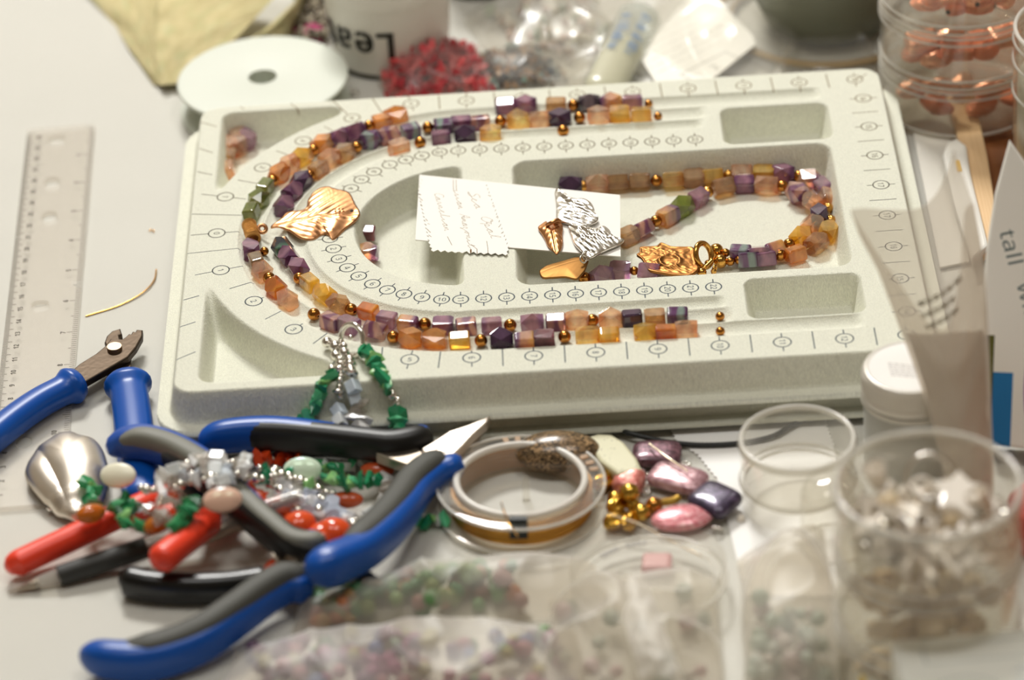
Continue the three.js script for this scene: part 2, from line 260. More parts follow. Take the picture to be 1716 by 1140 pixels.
stone('M', [[124, 74, 104], [214, 170, 150], [132, 82, 114], [196, 150, 140], [96, 58, 96]], 0.4, 'purple and pink banded');
stone('V', [[100, 58, 100], [150, 168, 160], [112, 70, 112], [160, 176, 164]], 0.4, 'purple and green banded');
stone('X', [[226, 178, 110], [210, 160, 128], [124, 82, 122]], 0.45, 'yellow and purple');
stone('K', [[46, 36, 50], [120, 104, 110], [40, 32, 44]], 0.3, 'smoky black');
stone('B', [[134, 72, 80], [120, 62, 70], [96, 48, 66]], 0.35, 'maroon');
stone('C', [[96, 140, 112], [60, 62, 72], [48, 34, 56]], 0.35, 'green and dark purple');
const tangent = (x, z) => x < CX ? Math.atan2(-(x - CX), -(z - ZC)) : 0; // yaw of the groove at a place
const ORD = ['', 'first', 'second', 'third', 'fourth', 'fifth', 'sixth', 'seventh', 'eighth', 'ninth', 'tenth', 'eleventh', 'twelfth', 'thirteenth', 'fourteenth', 'fifteenth', 'sixteenth', 'seventeenth', 'eighteenth', 'nineteenth', 'twentieth', 'twenty-first', 'twenty-second', 'twenty-third', 'twenty-fourth', 'twenty-fifth', 'twenty-sixth', 'twenty-seventh', 'twenty-eighth', 'twenty-ninth', 'thirtieth'];
// rows of loose beads: code, u, v; g = gold ball, s = small gold ball; a second letter n = faceted nugget, c = cube
const ROWS = {
  'outer far groove counted from the gold tube': 'Gc 421 355 Gn 433 334 Gc 444.5 314 g 457 303 On 467.6 291 En 485 276 Yn 505 264 g 525.5 252 On 540.5 240.6 Pn 565.5 231 Pn 594 221 g 618.5 211 Oc 640 204 On 663 194 Pc 847 178 Pn 881 177 Tc 932 177 g 961 176 Kn 988 174 Xn 1024 172.6 Lc 1060 172 s 1087 174',
  'middle far groove counted from the gold leaf': 'Pn 475 345 Pn 489 321 Dn 505 304.5 g 519 295.5 Tc 534 284 En 552 266 Tn 576 257 g 597.6 247 Vn 620 234 Mn 651 227 Vc 688 220 g 717 213.4 Vc 743 212 Pc 773 207 Mc 804.5 206.6 g 838.5 203 An 867.6 201 En 905.6 200 Dn 938 198.5 g 971 197 En 1003 194.4 Yc 1038.7 192.5 Yc 1074.5 192.5 s 1102.6 195',
  'inner far groove counted from its curved end': 'Ec 668.6 247.4 g 704 238.7 Pc 739 231 Dn 780 225 An 822 225 g 943.7 219',
  'outer near groove counted from the gold tube': 'Pn 420 419.4 Kc 428 428 Tc 429.5 438 En 439 455 g 451 466.5 Rn 463 482 En 482 502 g 526 527 Mc 554.6 539 Lc 584.5 545 Mn 629 554 g 659 565 On 688 567 On 728 568.6 Yc 770 570 g 806 571 Dn 840 568 Xc 879 571 Bc 912 568.6 g 946 564.5 An 984 562.6 Yc 1021 562.6 Yn 1081 557.6 Rc 1115.5 557.6 En 1149.5 552.7 s 1207 555.4',
  'middle near groove counted from its curved end': 'Cn 472.5 414 Pn 484 430 Pn 500 449 g 501.6 466.5 Yc 519 474 Yn 544 494 Tn 568 510 g 588.6 519 Rc 617 522.7 Lc 648.4 536 Xc 683.7 543 g 712 543 Pc 743 546 Mc 781 547 Lc 824 545.5 g 855 545 Ln 891.5 541.4 Mc 931.5 540 En 967 536 g 992.6 537 En 1023 534 Dc 1059 533 Tc 1097 533 Vc 1135.4 529 s 1206.6 530.4',
};
function stoneBead(code, form, pos, yaw, label, group, k = 1) {
  const geo = form === 'n' ? pick(NUGGETS) : pick(CUBES), m = solo('stone_bead', label, 'bead', geo, STONES[code].mat, pos, group);
  m.rotation.set(form === 'n' ? rr(0, 6) : pick([0, 1, 2, 3]) * PI / 2 + rr(-0.25, 0.25), 0, 0); m.rotation.order = 'YXZ'; m.rotation.y = yaw + (rnd() < 0.5 ? PI : 0); m.scale.setScalar(k); return m;
}
function goldBead(pos, yaw, label, group, geo = BALL) { const m = solo('gold_bead', label, 'bead', geo, bronze, pos, group); m.rotation.y = yaw + rr(-0.3, 0.3); return m; }
for (const [where, list] of Object.entries(ROWS)) {
  const w = list.split(' '), row = where.replace(' counted', ','); let k = 0;
  const grp = 'loose beads in the ' + where.split(' counted')[0];
  for (let i = 0; i < w.length; i += 3) {
    const c = w[i], p = at(+w[i + 1], +w[i + 2], H + 0.7 * mm), yaw = tangent(p.x, p.z); k++;
    const tail = ORD[k] + ' in ' + where;
    if (c === 'g' || c === 's') { p.y = H + (c === 'g' ? 0.3 : -0.5) * mm; goldBead(at(+w[i + 1], +w[i + 2], p.y), yaw, (c === 's' ? 'small ' : '') + 'polished gold ball bead, ' + tail, grp, c === 's' ? BALL_S : BALL); }
    else stoneBead(c[0], c[1], p, yaw + rr(-0.06, 0.06), STONES[c[0]].words + (c[1] === 'n' ? ' faceted' : ' cut-cube') + ' bead, ' + tail, grp, c === 'Kc' ? 0.6 : k > 13 && where.includes('far') ? 1.06 : 1);
  }
}
// ---------------------------------------------------------------- loose beads in the board's pockets
{
  const P = H - POCKET;
  const list = [['E', 'c', 380.6, 286, 4, 'lowest of the peach beads heaped in the far triangular pocket'], ['T', 'c', 382, 263, 4, 'second lowest of the peach beads heaped in the far triangular pocket'], ['E', 'n', 385, 246, 4.5, 'peach bead midway up the heap in the far triangular pocket'], ['E', 'n', 400, 243, 4.5, 'plump bead bulging from the middle of the heap in the far triangular pocket'], ['E', 'c', 400, 227, 4.5, 'topmost of the peach beads heaped in the far triangular pocket'], ['L', 'n', 413, 234, 4.2, 'pinkish bead at the wall side tip of the heap in the far triangular pocket'],
    ['B', 'c', 613.6, 391, 5, 'maroon and tan cube bead beside the gold leaf in the half-round pocket'], ['X', 'n', 616, 423, 4.6, 'dark brown and tan faceted bead at the rim of the half-round pocket']];
  for (const [c, f, u, v, h, l] of list) stoneBead(c, f, at(u, v, P + h * mm), u < 500 ? PI / 2 + rr(-0.2, 0.2) : rr(-0.4, 0.4), l, u < 500 ? 'beads in the far triangular pocket' : 'beads in the half-round pocket', u < 500 ? 1.08 : 0.95);
  goldBead(at(443, 421, H + 1.2 * mm), 0.8, 'small gold ball bead beside the purple bead below the gold tube', 'small gold balls', BALL_S);
}
// ---------------------------------------------------------------- cast leaves: an outline of picture points at height y, domed, with a relief
// f(a, b, s) -> metres of height; a runs along the axis 0..1, b across -1..1, s is 0 at the middle and 1 at the rim
function relief(px, y, axis, f, thick = 0.7 * mm, rings = 18, per = 8, tilt = () => 0) {
  const o = px.map(([u, v]) => at(u, v, y)), c = new THREE.CatmullRomCurve3(o, true, 'centripetal').getPoints(o.length * per), n = c.length - 1;
  const ctr = o.reduce((a, p) => a.add(p), V()).divideScalar(o.length), A = at(...axis[0], y), B = at(...axis[1], y), D = B.clone().sub(A), len = D.length(), dir = D.clone().divideScalar(len), side = V(-dir.z, 0, dir.x);
  const top = (k, i) => { const s = k / rings, p = ctr.clone().lerp(c[i % n], s), q = p.clone().sub(A), a = q.dot(dir) / len, b = q.dot(side) / (len * 0.35); p.y += f(a, b, s) + tilt(a, b); return p; };
  const pos = [], idx = [], uv = [];
  for (const w of [0, 1]) for (let k = 0; k <= rings; k++) for (let i = 0; i < n; i++) { const p = top(k, i); pos.push(p.x - ctr.x, p.y - ctr.y - w * thick, p.z - ctr.z); uv.push(p.x * 20, p.z * 20); }
  const M = (rings + 1) * n;
  for (let k = 0; k < rings; k++) for (let i = 0; i < n; i++) { const a = k * n + i, b = k * n + (i + 1) % n, d = a + n, e = b + n; idx.push(a, d, b, b, d, e, M + a, M + b, M + d, M + b, M + e, M + d); }
  for (let i = 0; i < n; i++) { const a = rings * n + i, b = rings * n + (i + 1) % n; idx.push(a, M + a, b, b, M + a, M + b); }
  const g = new THREE.BufferGeometry(); g.setAttribute('position', new THREE.Float32BufferAttribute(pos, 3)); g.setAttribute('uv', new THREE.Float32BufferAttribute(uv, 2)); g.setIndex(idx); g.computeVertexNormals();
  return [g, ctr];
}
const Z = (x0, y0, k) => (list) => list.map(([x, y]) => [x0 + x / k, y0 + y / k]);
const veins = (n, amp, mid) => (a, b, s) => amp * Math.max(0, Math.sin((a * n - Math.abs(b) * n * 0.45) * 2 * PI)) * smoothstep(Math.abs(b), 0.03, 0.2) * (1 - s * s * 0.6) + mid * Math.exp(-b * b * 300) + 1.6 * mm * (1 - s * s);
{
  const z1 = Z(280, 140, 3.678), z9 = Z(900, 300, 6.333);
  const swirl = (k) => (a, b, s) => { const w = Math.sin(a * 20 + 3.2 * Math.sin(b * 4 + a * 7)) * Math.cos(b * 9 - a * 6); return 0.32 * mm * w * (1 - s ** 6) + 1.5 * mm * (1 - s * s) * k + 0.5 * mm * Math.exp(-((b - 0.15 * Math.sin(a * 5)) ** 2) * 160); };
  let [g, c] = relief(z1([[638, 880], [690, 848], [740, 805], [850, 785], [872, 735], [910, 695], [980, 665], [1050, 678], [1120, 692], [1160, 750], [1190, 800], [1168, 832], [1095, 880], [1020, 940], [990, 915], [950, 912], [905, 938], [850, 942], [800, 925], [740, 895], [690, 880]]), H + 2.2 * mm, [z1([[640, 880]])[0], z1([[1185, 800]])[0]], (a, b, s) => veins(9, 0.35 * mm, -0.4 * mm)(a, b, s) + 0.3 * mm * Math.sin(a * 26 + 5 * b) * smoothstep(b, -0.5, -0.1) * 0.6, 0.8 * mm, 24, 6, (a, b) => -b * 1.6 * mm);
  const leaf = thing('leaf_pendant', 'large rose gold cast leaf lying between the bead grooves and the half-round pocket', 'pendant', c);
  part('leaf', g, roseGold, leaf);
  const hole = at(590, 356, H + 4 * mm).sub(c); part('hole_rim', new THREE.TorusGeometry(0.6 * mm, 0.3 * mm, 8, 18).rotateX(PI / 2), std(0x2a1a0c, 0.6), leaf, hole.setY(2.6 * mm));
  for (let i = 0; i < 7; i++) part('granule', new THREE.SphereGeometry(0.5 * mm, 8, 6), roseGold, leaf, at(563 + (i % 3) * 6 + rr(-1, 1), 353 + Math.floor(i / 3) * 4, H + 4 * mm).sub(c).setY(2.7 * mm));
  // card, note and the leaves on them
  const cardY = H + 0.6 * mm, cardMat = std(S3(240, 237, 230), 0.7);
  { const pts = [[703, 293], [1039, 327], [1040, 430], [696, 402]].map(([u, v]) => at(u, v, cardY)); const [cg, cc] = slab(pts, 0.45 * mm); solo('card', 'blank white card laid across the divider between the two middle pockets', 'card', cg, cardMat, cc.setY(cardY - 0.4 * mm)); }
  {
    const zc = Z(690, 285, 7.125), y = H + 1.0 * mm, base = zc([[140, 85], [870, 150], [1145, 930], [1120, 1020], [260, 975], [225, 890], [90, 250]]).map(([u, v]) => at(u, v, y)), pts = [];
    base.forEach((p, i) => { const q = base[(i + 1) % base.length], L = p.distanceTo(q), n = Math.max(1, Math.round(L / (3.2 * mm))), d = q.clone().sub(p), s = V(d.z, 0, -d.x).normalize(); for (let k = 0; k < n; k++) { pts.push(p.clone().addScaledVector(d, k / n)); if (i > 1 || i === 1) pts.push(p.clone().addScaledVector(d, (k + 0.5) / n).addScaledVector(s, i === 3 ? -1.5 * mm * rr(0.6, 1.2) : 0.8 * mm)); } });
    const [ng, nc] = slab(pts, 0.25 * mm);
    const W = 0.05, note = canvasTex(1024, 1024, (x) => {
      x.fillStyle = '#f3f1ea'; x.fillRect(0, 0, 1024, 1024); x.strokeStyle = x.fillStyle = '#6a4614'; const q = (u, v) => { const p = at(...zc([[u, v]])[0], y).sub(nc); return [512 + p.x / W * 1024, 512 + p.z / W * 1024]; };
      // thin joined handwriting: each letter is a stroke in a unit cell, [x, y] with the line at y = 0
      const HAND = { S: '.7 .9 .4 1 .2 .75 .5 .5 .6 .2 .3 0 0 .15', e: '0 .2 .3 .35 .35 .5 .2 .5 .1 .2 .3 0 .5 .15', a: '.4 .45 .15 .45 .05 .15 .2 0 .4 .2 .42 .45 .42 .05 .6 .1', O: '.4 1 .1 .7 .1 .2 .4 0 .75 .4 .65 .9 .4 1 .5 .8 .9 .7', p: '0 .3 .2 .5 .15 -.5 .18 .4 .4 .5 .45 .2 .2 .05 .6 .1', l: '0 .1 .3 .8 .2 1 .1 .7 .15 .05 .4 .1', R: '.15 0 .2 1 .1 .8 .5 1 .6 .7 .25 .5 .5 .2 .8 .05', u: '0 .45 .05 .1 .2 0 .4 .45 .42 .05 .6 .1', s: '0 .1 .25 .5 .2 .3 .35 .1 .15 0 .5 .1', i: '0 .2 .15 .45 .12 .05 .35 .1', n: '0 .4 .08 0 .1 .35 .3 .5 .35 .05 .55 .1', A: '0 0 .3 .9 .5 1 .5 0 .5 .45 .15 .4 .7 .1', m: '0 .4 .06 0 .1 .4 .25 .45 .27 0 .3 .4 .45 .45 .5 .05 .7 .1', z: '0 .4 .3 .45 .05 .05 .3 0 .15 -.4 .5 .1', o: '.3 .45 .05 .25 .15 0 .35 .2 .3 .45 .55 .35', t: '0 .2 .25 1 .15 .1 .3 0 .5 .15', C: '.7 .8 .45 1 .1 .6 .2 .05 .6 .05 .8 .2', r: '0 .1 .15 .5 .3 .4 .32 .1 .5 .1', w: '0 .4 .1 0 .25 .4 .35 0 .5 .45', '/': '0 -.2 .4 1', ' ': '', ':': '.1 .3 .12 .34' };
      const write = (t, u0, v0, u1, v1, size, lw = 3.3) => {
        const a = q(u0, v0), b = q(u1, v1), ang = Math.atan2(b[1] - a[1], b[0] - a[0]), len = Math.hypot(b[0] - a[0], b[1] - a[1]), st = len / t.length; x.save(); x.translate(...a); x.rotate(ang); x.transform(1, 0, -0.45, 1, 0, 0); x.lineWidth = lw; x.lineCap = x.lineJoin = 'round'; x.beginPath();
        [...t].forEach((ch, i) => { const n = HAND[ch].split(' ').map(Number); if (n.length < 4) return; const P = []; for (let k = 0; k < n.length; k += 2) P.push([(i + n[k] * 1.35) * st, -n[k + 1] * size]); ('SORAC/'.includes(ch) || !i || t[i - 1] === ' ') ? x.moveTo(...P[0]) : x.lineTo(...P[0]); for (let k = 1; k < P.length - 1; k++) x.quadraticCurveTo(...P[k], (P[k][0] + P[k + 1][0]) / 2, (P[k][1] + P[k + 1][1]) / 2); x.lineTo(...P[P.length - 1]); });
        x.stroke(); x.restore();
      };
      write('Sea Opal', 655, 260, 960, 850, 96); write('Russian Amazonite', 465, 130, 690, 990, 88); write('Carnelian', 260, 270, 390, 740, 90); write('w/p', 140, 130, 185, 240, 44, 4); write(': s', 310, 140, 335, 240, 44, 5);
      x.lineWidth = 4; for (const [a, b, c2, d] of [[425, 795, 480, 900], [895, 850, 915, 980], [705, 890, 785, 950]]) { x.beginPath(); x.moveTo(...q(a, b)); x.lineTo(...q(c2, d)); x.stroke(); }
      x.lineWidth = 5; for (const [a, b, c2, d] of [[180, 705, 225, 748], [200, 775, 235, 800], [1010, 570, 1030, 545], [965, 435, 985, 415], [1035, 685, 1065, 655], [1068, 760, 1088, 742], [105, 345, 130, 368], [90, 285, 112, 302], [105, 410, 128, 432], [165, 585, 190, 610], [190, 640, 215, 650], [915, 300, 925, 312]]) { x.beginPath(); x.moveTo(...q(a, b)); x.lineTo(...q(c2, d)); x.stroke(); }
    });
    note.repeat.set(1 / W, 1 / W); note.offset.set(0.5, 0.5); note.wrapS = note.wrapT = THREE.ClampToEdgeWrapping;
    solo('paper_note', 'small handwritten paper note with a pinked edge lying on the white card', 'note', ng, std(0xffffff, 0.85, 0, { map: note }), nc.setY(y - 0.2 * mm));
  }
  [g, c] = relief(z9([[10, 512], [50, 475], [95, 450], [130, 478], [185, 470], [225, 440], [270, 490], [268, 590], [272, 680], [240, 765], [205, 788], [160, 755], [110, 700], [85, 640], [50, 580]]), H + 2 * mm, [z9([[140, 460]])[0], z9([[205, 785]])[0]], veins(6, 0.3 * mm, -0.35 * mm), 0.6 * mm);
  const small = thing('leaf_charm', 'small copper gold leaf charm lying on the white card', 'charm', c); part('leaf', g, phy(S3(198, 140, 90), { metalness: 1, roughness: 0.34 }), small);
  part('stalk_loop', tube([at(917, 377, H + 4 * mm), at(925, 373, H + 5.5 * mm), at(934, 369, H + 5.5 * mm), at(938, 371, H + 4 * mm), at(930, 375, H + 3.5 * mm)].map((p) => p.sub(c)), 0.9 * mm, 8), phy(S3(198, 140, 90), { metalness: 1, roughness: 0.3 }), small);
  const silv = phy(S3(240, 236, 228), { metalness: 1, roughness: 0.2 });
  const cast = (k) => (a, b, s) => swirl(1)(a, b, s) + 0.3 * mm * Math.sin((a + b * k) * 34) * (1 - s ** 4) + 0.35 * mm * Math.exp(-((Math.hypot(a - 0.35, b * 0.35 - 0.1) - 0.12) ** 2) * 900);
  [g, c] = relief(z9([[195, 122], [228, 100], [280, 145], [330, 190], [400, 208], [490, 205], [560, 240], [605, 310], [612, 360], [650, 420], [620, 458], [490, 490], [400, 478], [300, 462], [215, 430], [205, 300]]), H + 2.6 * mm, [z9([[210, 110]])[0], z9([[645, 430]])[0]], cast(0.9), 0.8 * mm, 26, 8);
  const pair = thing('leaf_pendant', 'two linked silver leaves with a bronze leaf, lying over one end of the white card', 'pendant', c); part('silver_leaf', g, silv, pair);
  const c0 = c.clone();
  [g, c] = relief(z9([[330, 490], [362, 472], [430, 490], [500, 520], [545, 510], [640, 520], [700, 495], [760, 530], [800, 600], [860, 625], [922, 642], [870, 690], [780, 730], [700, 765], [560, 832], [500, 792], [440, 735], [400, 690], [350, 560]]), H + 2.4 * mm, [z9([[335, 480]])[0], z9([[915, 645]])[0]], cast(-0.7), 0.8 * mm, 26, 8);
  part('silver_leaf', g, silv, pair, c.clone().sub(c0));
  [g, c] = relief(z9([[25, 975], [60, 945], [100, 920], [270, 870], [440, 825], [520, 830], [545, 850], [530, 910], [505, 970], [465, 1020], [420, 1060], [300, 1038], [150, 1045], [60, 1045]]), H - 1 * mm, [z9([[530, 840]])[0], z9([[40, 990]])[0]], (a, b, s) => veins(7, 0.03 * mm, -0.2 * mm)(a, b, s) * 0.5, 0.8 * mm, 20, 8);
  part('bronze_leaf', g, phy(S3(150, 108, 58), { metalness: 1, roughness: 0.5 }), pair, c.clone().sub(c0));
  for (const [u, v, r] of [[521, 815, 1.9], [490, 850, 1.6]]) { const p = at(...z9([[u, v]])[0], H + 1.6 * mm).sub(c0); part('jump_ring', new THREE.TorusGeometry(r * mm, 0.4 * mm, 8, 22), silver, pair, p).rotation.set(-0.7, 0.6, 0.3); }
  // the gold tube in the outer groove
  const q = at(421, 388, H + 2.6 * mm), t = thing('tube_bail', 'engraved gold tube with a side loop at the end of the outer bead groove', 'bail', q);
  const prof = []; for (let i = 0; i <= 40; i++) { const y = lerp(-5.4, 5.4, i / 40), e = Math.abs(y) > 4 ? 0.35 : 0.16 * Math.sin(y * 5); prof.push([(3.2 + e - Math.abs(y) * 0.05) * mm, y * mm]); }
  prof.push([2.2 * mm, 5.4 * mm]); prof.unshift([2.2 * mm, 5.2 * mm * -1]); const inner = [[2.1 * mm, 5.4 * mm], [2.1 * mm, -5.4 * mm]];
  const tb = part('tube', lathe([...prof, ...inner], 28).rotateX(PI / 2), phy(S3(206, 148, 76), { metalness: 1, roughness: 0.28, bumpMap: rep(grain, 3, 3), bumpScale: 0.0003 }), t); t.rotation.set(0.12, 0.22, 0);
  part('side_loop', new THREE.TorusGeometry(1.7 * mm, 0.85 * mm, 10, 22), roseGold, t, V(4.9 * mm, 0.4 * mm, 0.2 * mm)).rotation.set(-0.9, 0, 0);
}
// ---------------------------------------------------------------- the strung necklace in the big middle pocket
{
  const y = H - POCKET + 3.9 * mm, base = at(1225, 380, y), neck = thing('necklace', 'strung stone and gold bead necklace with toggle ring coiled in the large pocket', 'necklace', base);
  const strands = [
    'Dn 957 311.6 f 977 312 En 1001 309 Tc 1035 306 Tc 1072 304 g 1100 303 Ac 1128 301.7 Tc 1163 299 Yc 1194.4 297 f 1221 294.3 Ec 1243 291 Yc 1280 292 Pn 1312.7 291.6 g 1339 295.4 Xn 1358 301.7 Lc 1380 314 Ec 1386.5 332 f 1387 349 f 1391.5 370 Yn 1388 389 Tn 1368 408 Oc 1333 425.7 g 1307 427 Pc 1283 433 Vc 1254 434 s 1238 436 s 1223.5 438.5 b 1207 438',
    'Tc 1051.7 395.5 Mc 1077.5 383 g 1099 371 Xc 1119.6 361.5 Gn 1143.5 346.5 Lc 1170 331.6 f 1186 322 Tc 1212 314 Pc 1247.4 308.5 En 1285 310 g 1311 312 Mn 1337 323.4 En 1362 337 Dn 1374 361 En 1360 378 Yn 1342 397 g 1322 410 Xc 1297.7 419 Lc 1272 426 Vc 1241 424 s 1216 424 b 1200.4 420',
    'g 979 466 Ln 1008 463 s 1014 451.6 Lc 1039.4 454 s 1063 454 Lc 1088 456',
  ];
  strands.forEach((s, si) => {
    const w = s.split(' '), pts = []; for (let i = 0; i < w.length; i += 3) pts.push([w[i], at(+w[i + 1], +w[i + 2], y + (si === 2 ? 1.6 : si === 0 && i > 55 ? 0 : si === 1 && i > 30 ? 1.2 : 0) * mm)]);
    pts.forEach(([c, p], i) => {
      const a = pts[Math.max(0, i - 1)][1], b = pts[Math.min(pts.length - 1, i + 1)][1], yaw = -Math.atan2(b.z - a.z, b.x - a.x), pos = p.clone().sub(base);
      if ('gsfb'.includes(c)) { const m = part('gold_bead', { g: BALL, s: BALL_S, f: fluted, b: BALL_L }[c], c === 'f' || c === 'b' ? brass : bronze, neck, pos); m.rotation.y = yaw; }
      else { const m = part('stone_bead', c[1] === 'n' ? pick(NUGGETS) : pick(CUBES), STONES[c[0]].mat, neck, pos); m.rotation.set(rr(0, 6), yaw, 0, 'YXZ'); m.scale.setScalar(p.z < -0.02 ? 1.08 : 1.04); }
    });
    part('cord', tube(pts.map(([, p]) => p.clone().sub(base)), 0.25 * mm, 6, pts.length * 4), std(0xb89a60, 0.5), neck);
  });
  const zp = Z(1040, 380, 6.13);
  const [g, c] = relief(zp([[200, 215], [290, 206], [370, 200], [415, 168], [520, 205], [640, 210], [740, 216], [765, 310], [800, 440], [720, 500], [560, 500], [420, 478], [290, 450], [250, 385], [210, 325], [165, 290], [195, 265]]), y + 4 * mm, [zp([[165, 300]])[0], zp([[800, 400]])[0]], (a, b, s) => 0.26 * mm * Math.sin(a * 42 + 5 * Math.sin(b * 6)) * Math.cos(b * 16 + a * 9) * (1 - s ** 8) + 0.8 * mm * Math.exp(-((Math.hypot((a - 0.55) * 1.4, (b - 0.1) * 0.5) - 0.22) ** 2) * 500) + 0.7 * mm * (1 - s * s) + (s > 0.9 ? 0.3 * mm : 0), 1 * mm, 28, 8, () => 0);
  part('gold_pendant', g, phy(S3(152, 104, 56), { metalness: 1, roughness: 0.42 }), neck, c.clone().sub(base));
  const r = at(1179, 428, y + 5 * mm).sub(base), ring = part('toggle_ring', new THREE.TorusGeometry(5.2 * mm, 1.25 * mm, 12, 40), brass, neck, r); ring.rotation.set(-0.75, 0.85, 0.25);
  for (const [u, v, s] of [[1176, 457, 2.1], [1170, 449, 1.6], [1196, 455, 1.3], [1186, 441, 1.4]]) part('clasp_bead', new THREE.SphereGeometry(s * mm, 18, 12), brass, neck, at(u, v, y + 2 * mm).sub(base));
  part('toggle_bar', tube([at(1168, 455, y + 1 * mm), at(1180, 449, y + 2 * mm), at(1193, 437, y + 3 * mm)].map((p) => p.sub(base)), 0.9 * mm, 10), brass, neck);
  part('clasp_loop', new THREE.TorusGeometry(1.9 * mm, 0.6 * mm, 8, 24), brass, neck, at(1197, 452, y + 3 * mm).sub(base)).rotation.set(0.2, 1.1, 0);
}
// ---------------------------------------------------------------- hand tools
const blueGrip = phy(S3(8, 78, 166), { roughness: 0.32, specularIntensity: 0.8 }), greyGrip = phy(S3(72, 72, 66), { roughness: 0.62 }), blackGrip = phy(S3(22, 22, 21), { roughness: 0.4 }), redGrip = phy(S3(240, 66, 38), { roughness: 0.36 }),
  steel = phy(S3(176, 164, 148), { metalness: 1, roughness: 0.34 }), darkSteel = phy(S3(74, 62, 50), { metalness: 0.9, roughness: 0.42, bumpMap: rep(grain, 4, 4), bumpScale: 0.0001 }), paleSteel = phy(S3(226, 214, 200), { metalness: 0.85, roughness: 0.4 });
const path = (list) => list.map(([u, v, h]) => at(u, v, h * mm));
const rel = (pts, o) => pts.map((p) => p.clone().sub(o));
// a two-colour plier handle: blue body, soft pad on the side given by off = [across, up] in mm
function dipped(parent, o, list, w, h, padMat, padOff, ends = [0.16, 1.02], bodyMat = blueGrip, pk = 0.9, grow = 0) {
  const pts = rel(path(list), o), W = (t) => Math.pow(Math.max(0.001, 1 - Math.pow(1 - Math.min(1, t / 0.13), 2.4)), 0.5) * (0.94 + 0.12 * Math.sin(t * 5)), R = (t) => W(t) * Math.pow(Math.max(0.001, 1 - Math.pow(1 - Math.min(1, (1 - t) / 0.05), 2.2)), 0.5);
  const G = (t) => 1 + grow * Math.exp(-t * t / 0.03); part('grip', sweep(pts, (t) => oval(w * mm * R(t) * G(t), h * mm * R(t) * G(t), 18, 2.6), 60), bodyMat, parent);
  if (padMat) { const c = new THREE.CatmullRomCurve3(pts, false, 'centripetal'), q = []; for (let i = 0; i <= 24; i++) q.push(c.getPointAt(clamp(lerp(ends[0], ends[1], i / 24), 0, 1))); part('grip_pad', sweep(q, (t) => { const k = Math.sqrt(Math.max(0.001, 1 - Math.pow(Math.abs(2 * t - 1), 12))) * (t < 0.2 ? Math.sqrt(t / 0.2 + 0.001) : 1); return oval(w * pk * mm * k, h * pk * mm * k, 18, 2.6).map(([a, b]) => [a + padOff[0] * mm, b + padOff[1] * mm]); }, 48), padMat, parent); }
}
const block = (list, t, h, b = 0.6) => { const [g, c] = slab(list.map(([u, v]) => at(u, v, (h + t / 2) * mm)), t * mm, b * mm); c.y = h * mm; return [g, c]; };
const putBlock = (name, list, t, h, mat, parent, o, b) => { const [g, c] = block(list, t, h, b); return part(name, g, mat, parent, c.sub(o)); };
{ // blue-handled crimping pliers
  const k = Z(0, 520, 3.678), o = at(191.7, 585, 0), T = thing('crimping_pliers', 'dark steel crimping pliers with plain blue handles lying across the clear ruler', 'pliers', o);
  putBlock('blade', k([[660, 240], [690, 200], [760, 203], [785, 185], [800, 170], [815, 172], [825, 155], [842, 158], [850, 143], [874, 145], [872, 178], [835, 245], [785, 305], [640, 390], [480, 482], [430, 500], [400, 440], [500, 352], [600, 290]]), 3.4, 6.5, darkSteel, T, o);
  putBlock('blade', k([[655, 215], [668, 180], [700, 150], [738, 138], [746, 165], [728, 172], [735, 205], [770, 250], [800, 290], [806, 375], [770, 450], [700, 500], [672, 440], [660, 380], [690, 300]]), 3.4, 3.2, darkSteel, T, o);
  part('pivot', new THREE.CylinderGeometry(3.1 * mm, 3.3 * mm, 2.4 * mm, 28), phy(S3(206, 176, 150), { metalness: 1, roughness: 0.25 }), T, at(192, 584, 10.5 * mm).sub(o));
  const R = (t) => 0.9 + 0.28 * Math.exp(-((t - 0.045) ** 2) / 0.0012) + 0.06 * Math.sin(t * 3), end = (t) => Math.sqrt(Math.max(0.02, 1 - Math.pow(Math.max(0, (t - 0.93) / 0.07), 2)));
  part('handle', sweep(rel(path([[131, 641, 7.5], [108, 653, 7.5], [70, 673, 7.5], [30, 700, 7.5], [-20, 740, 7.5], [-90, 800, 7.5]]), o), (t) => oval(7.0 * mm * R(t) * end(t), 6.6 * mm * R(t) * end(t), 22, 2.2), 70), blueGrip, T);
  part('handle', sweep(rel(path([[213, 636, 7.2], [216, 655, 7.2], [221, 690, 7.2], [226, 735, 7.2], [233, 790, 7.2], [240, 845, 7.2]]), o), (t) => oval(8.6 * mm * R(t) * end(t), 6.6 * mm * R(t) * end(t), 22, 2.2), 70), blueGrip, T);
}
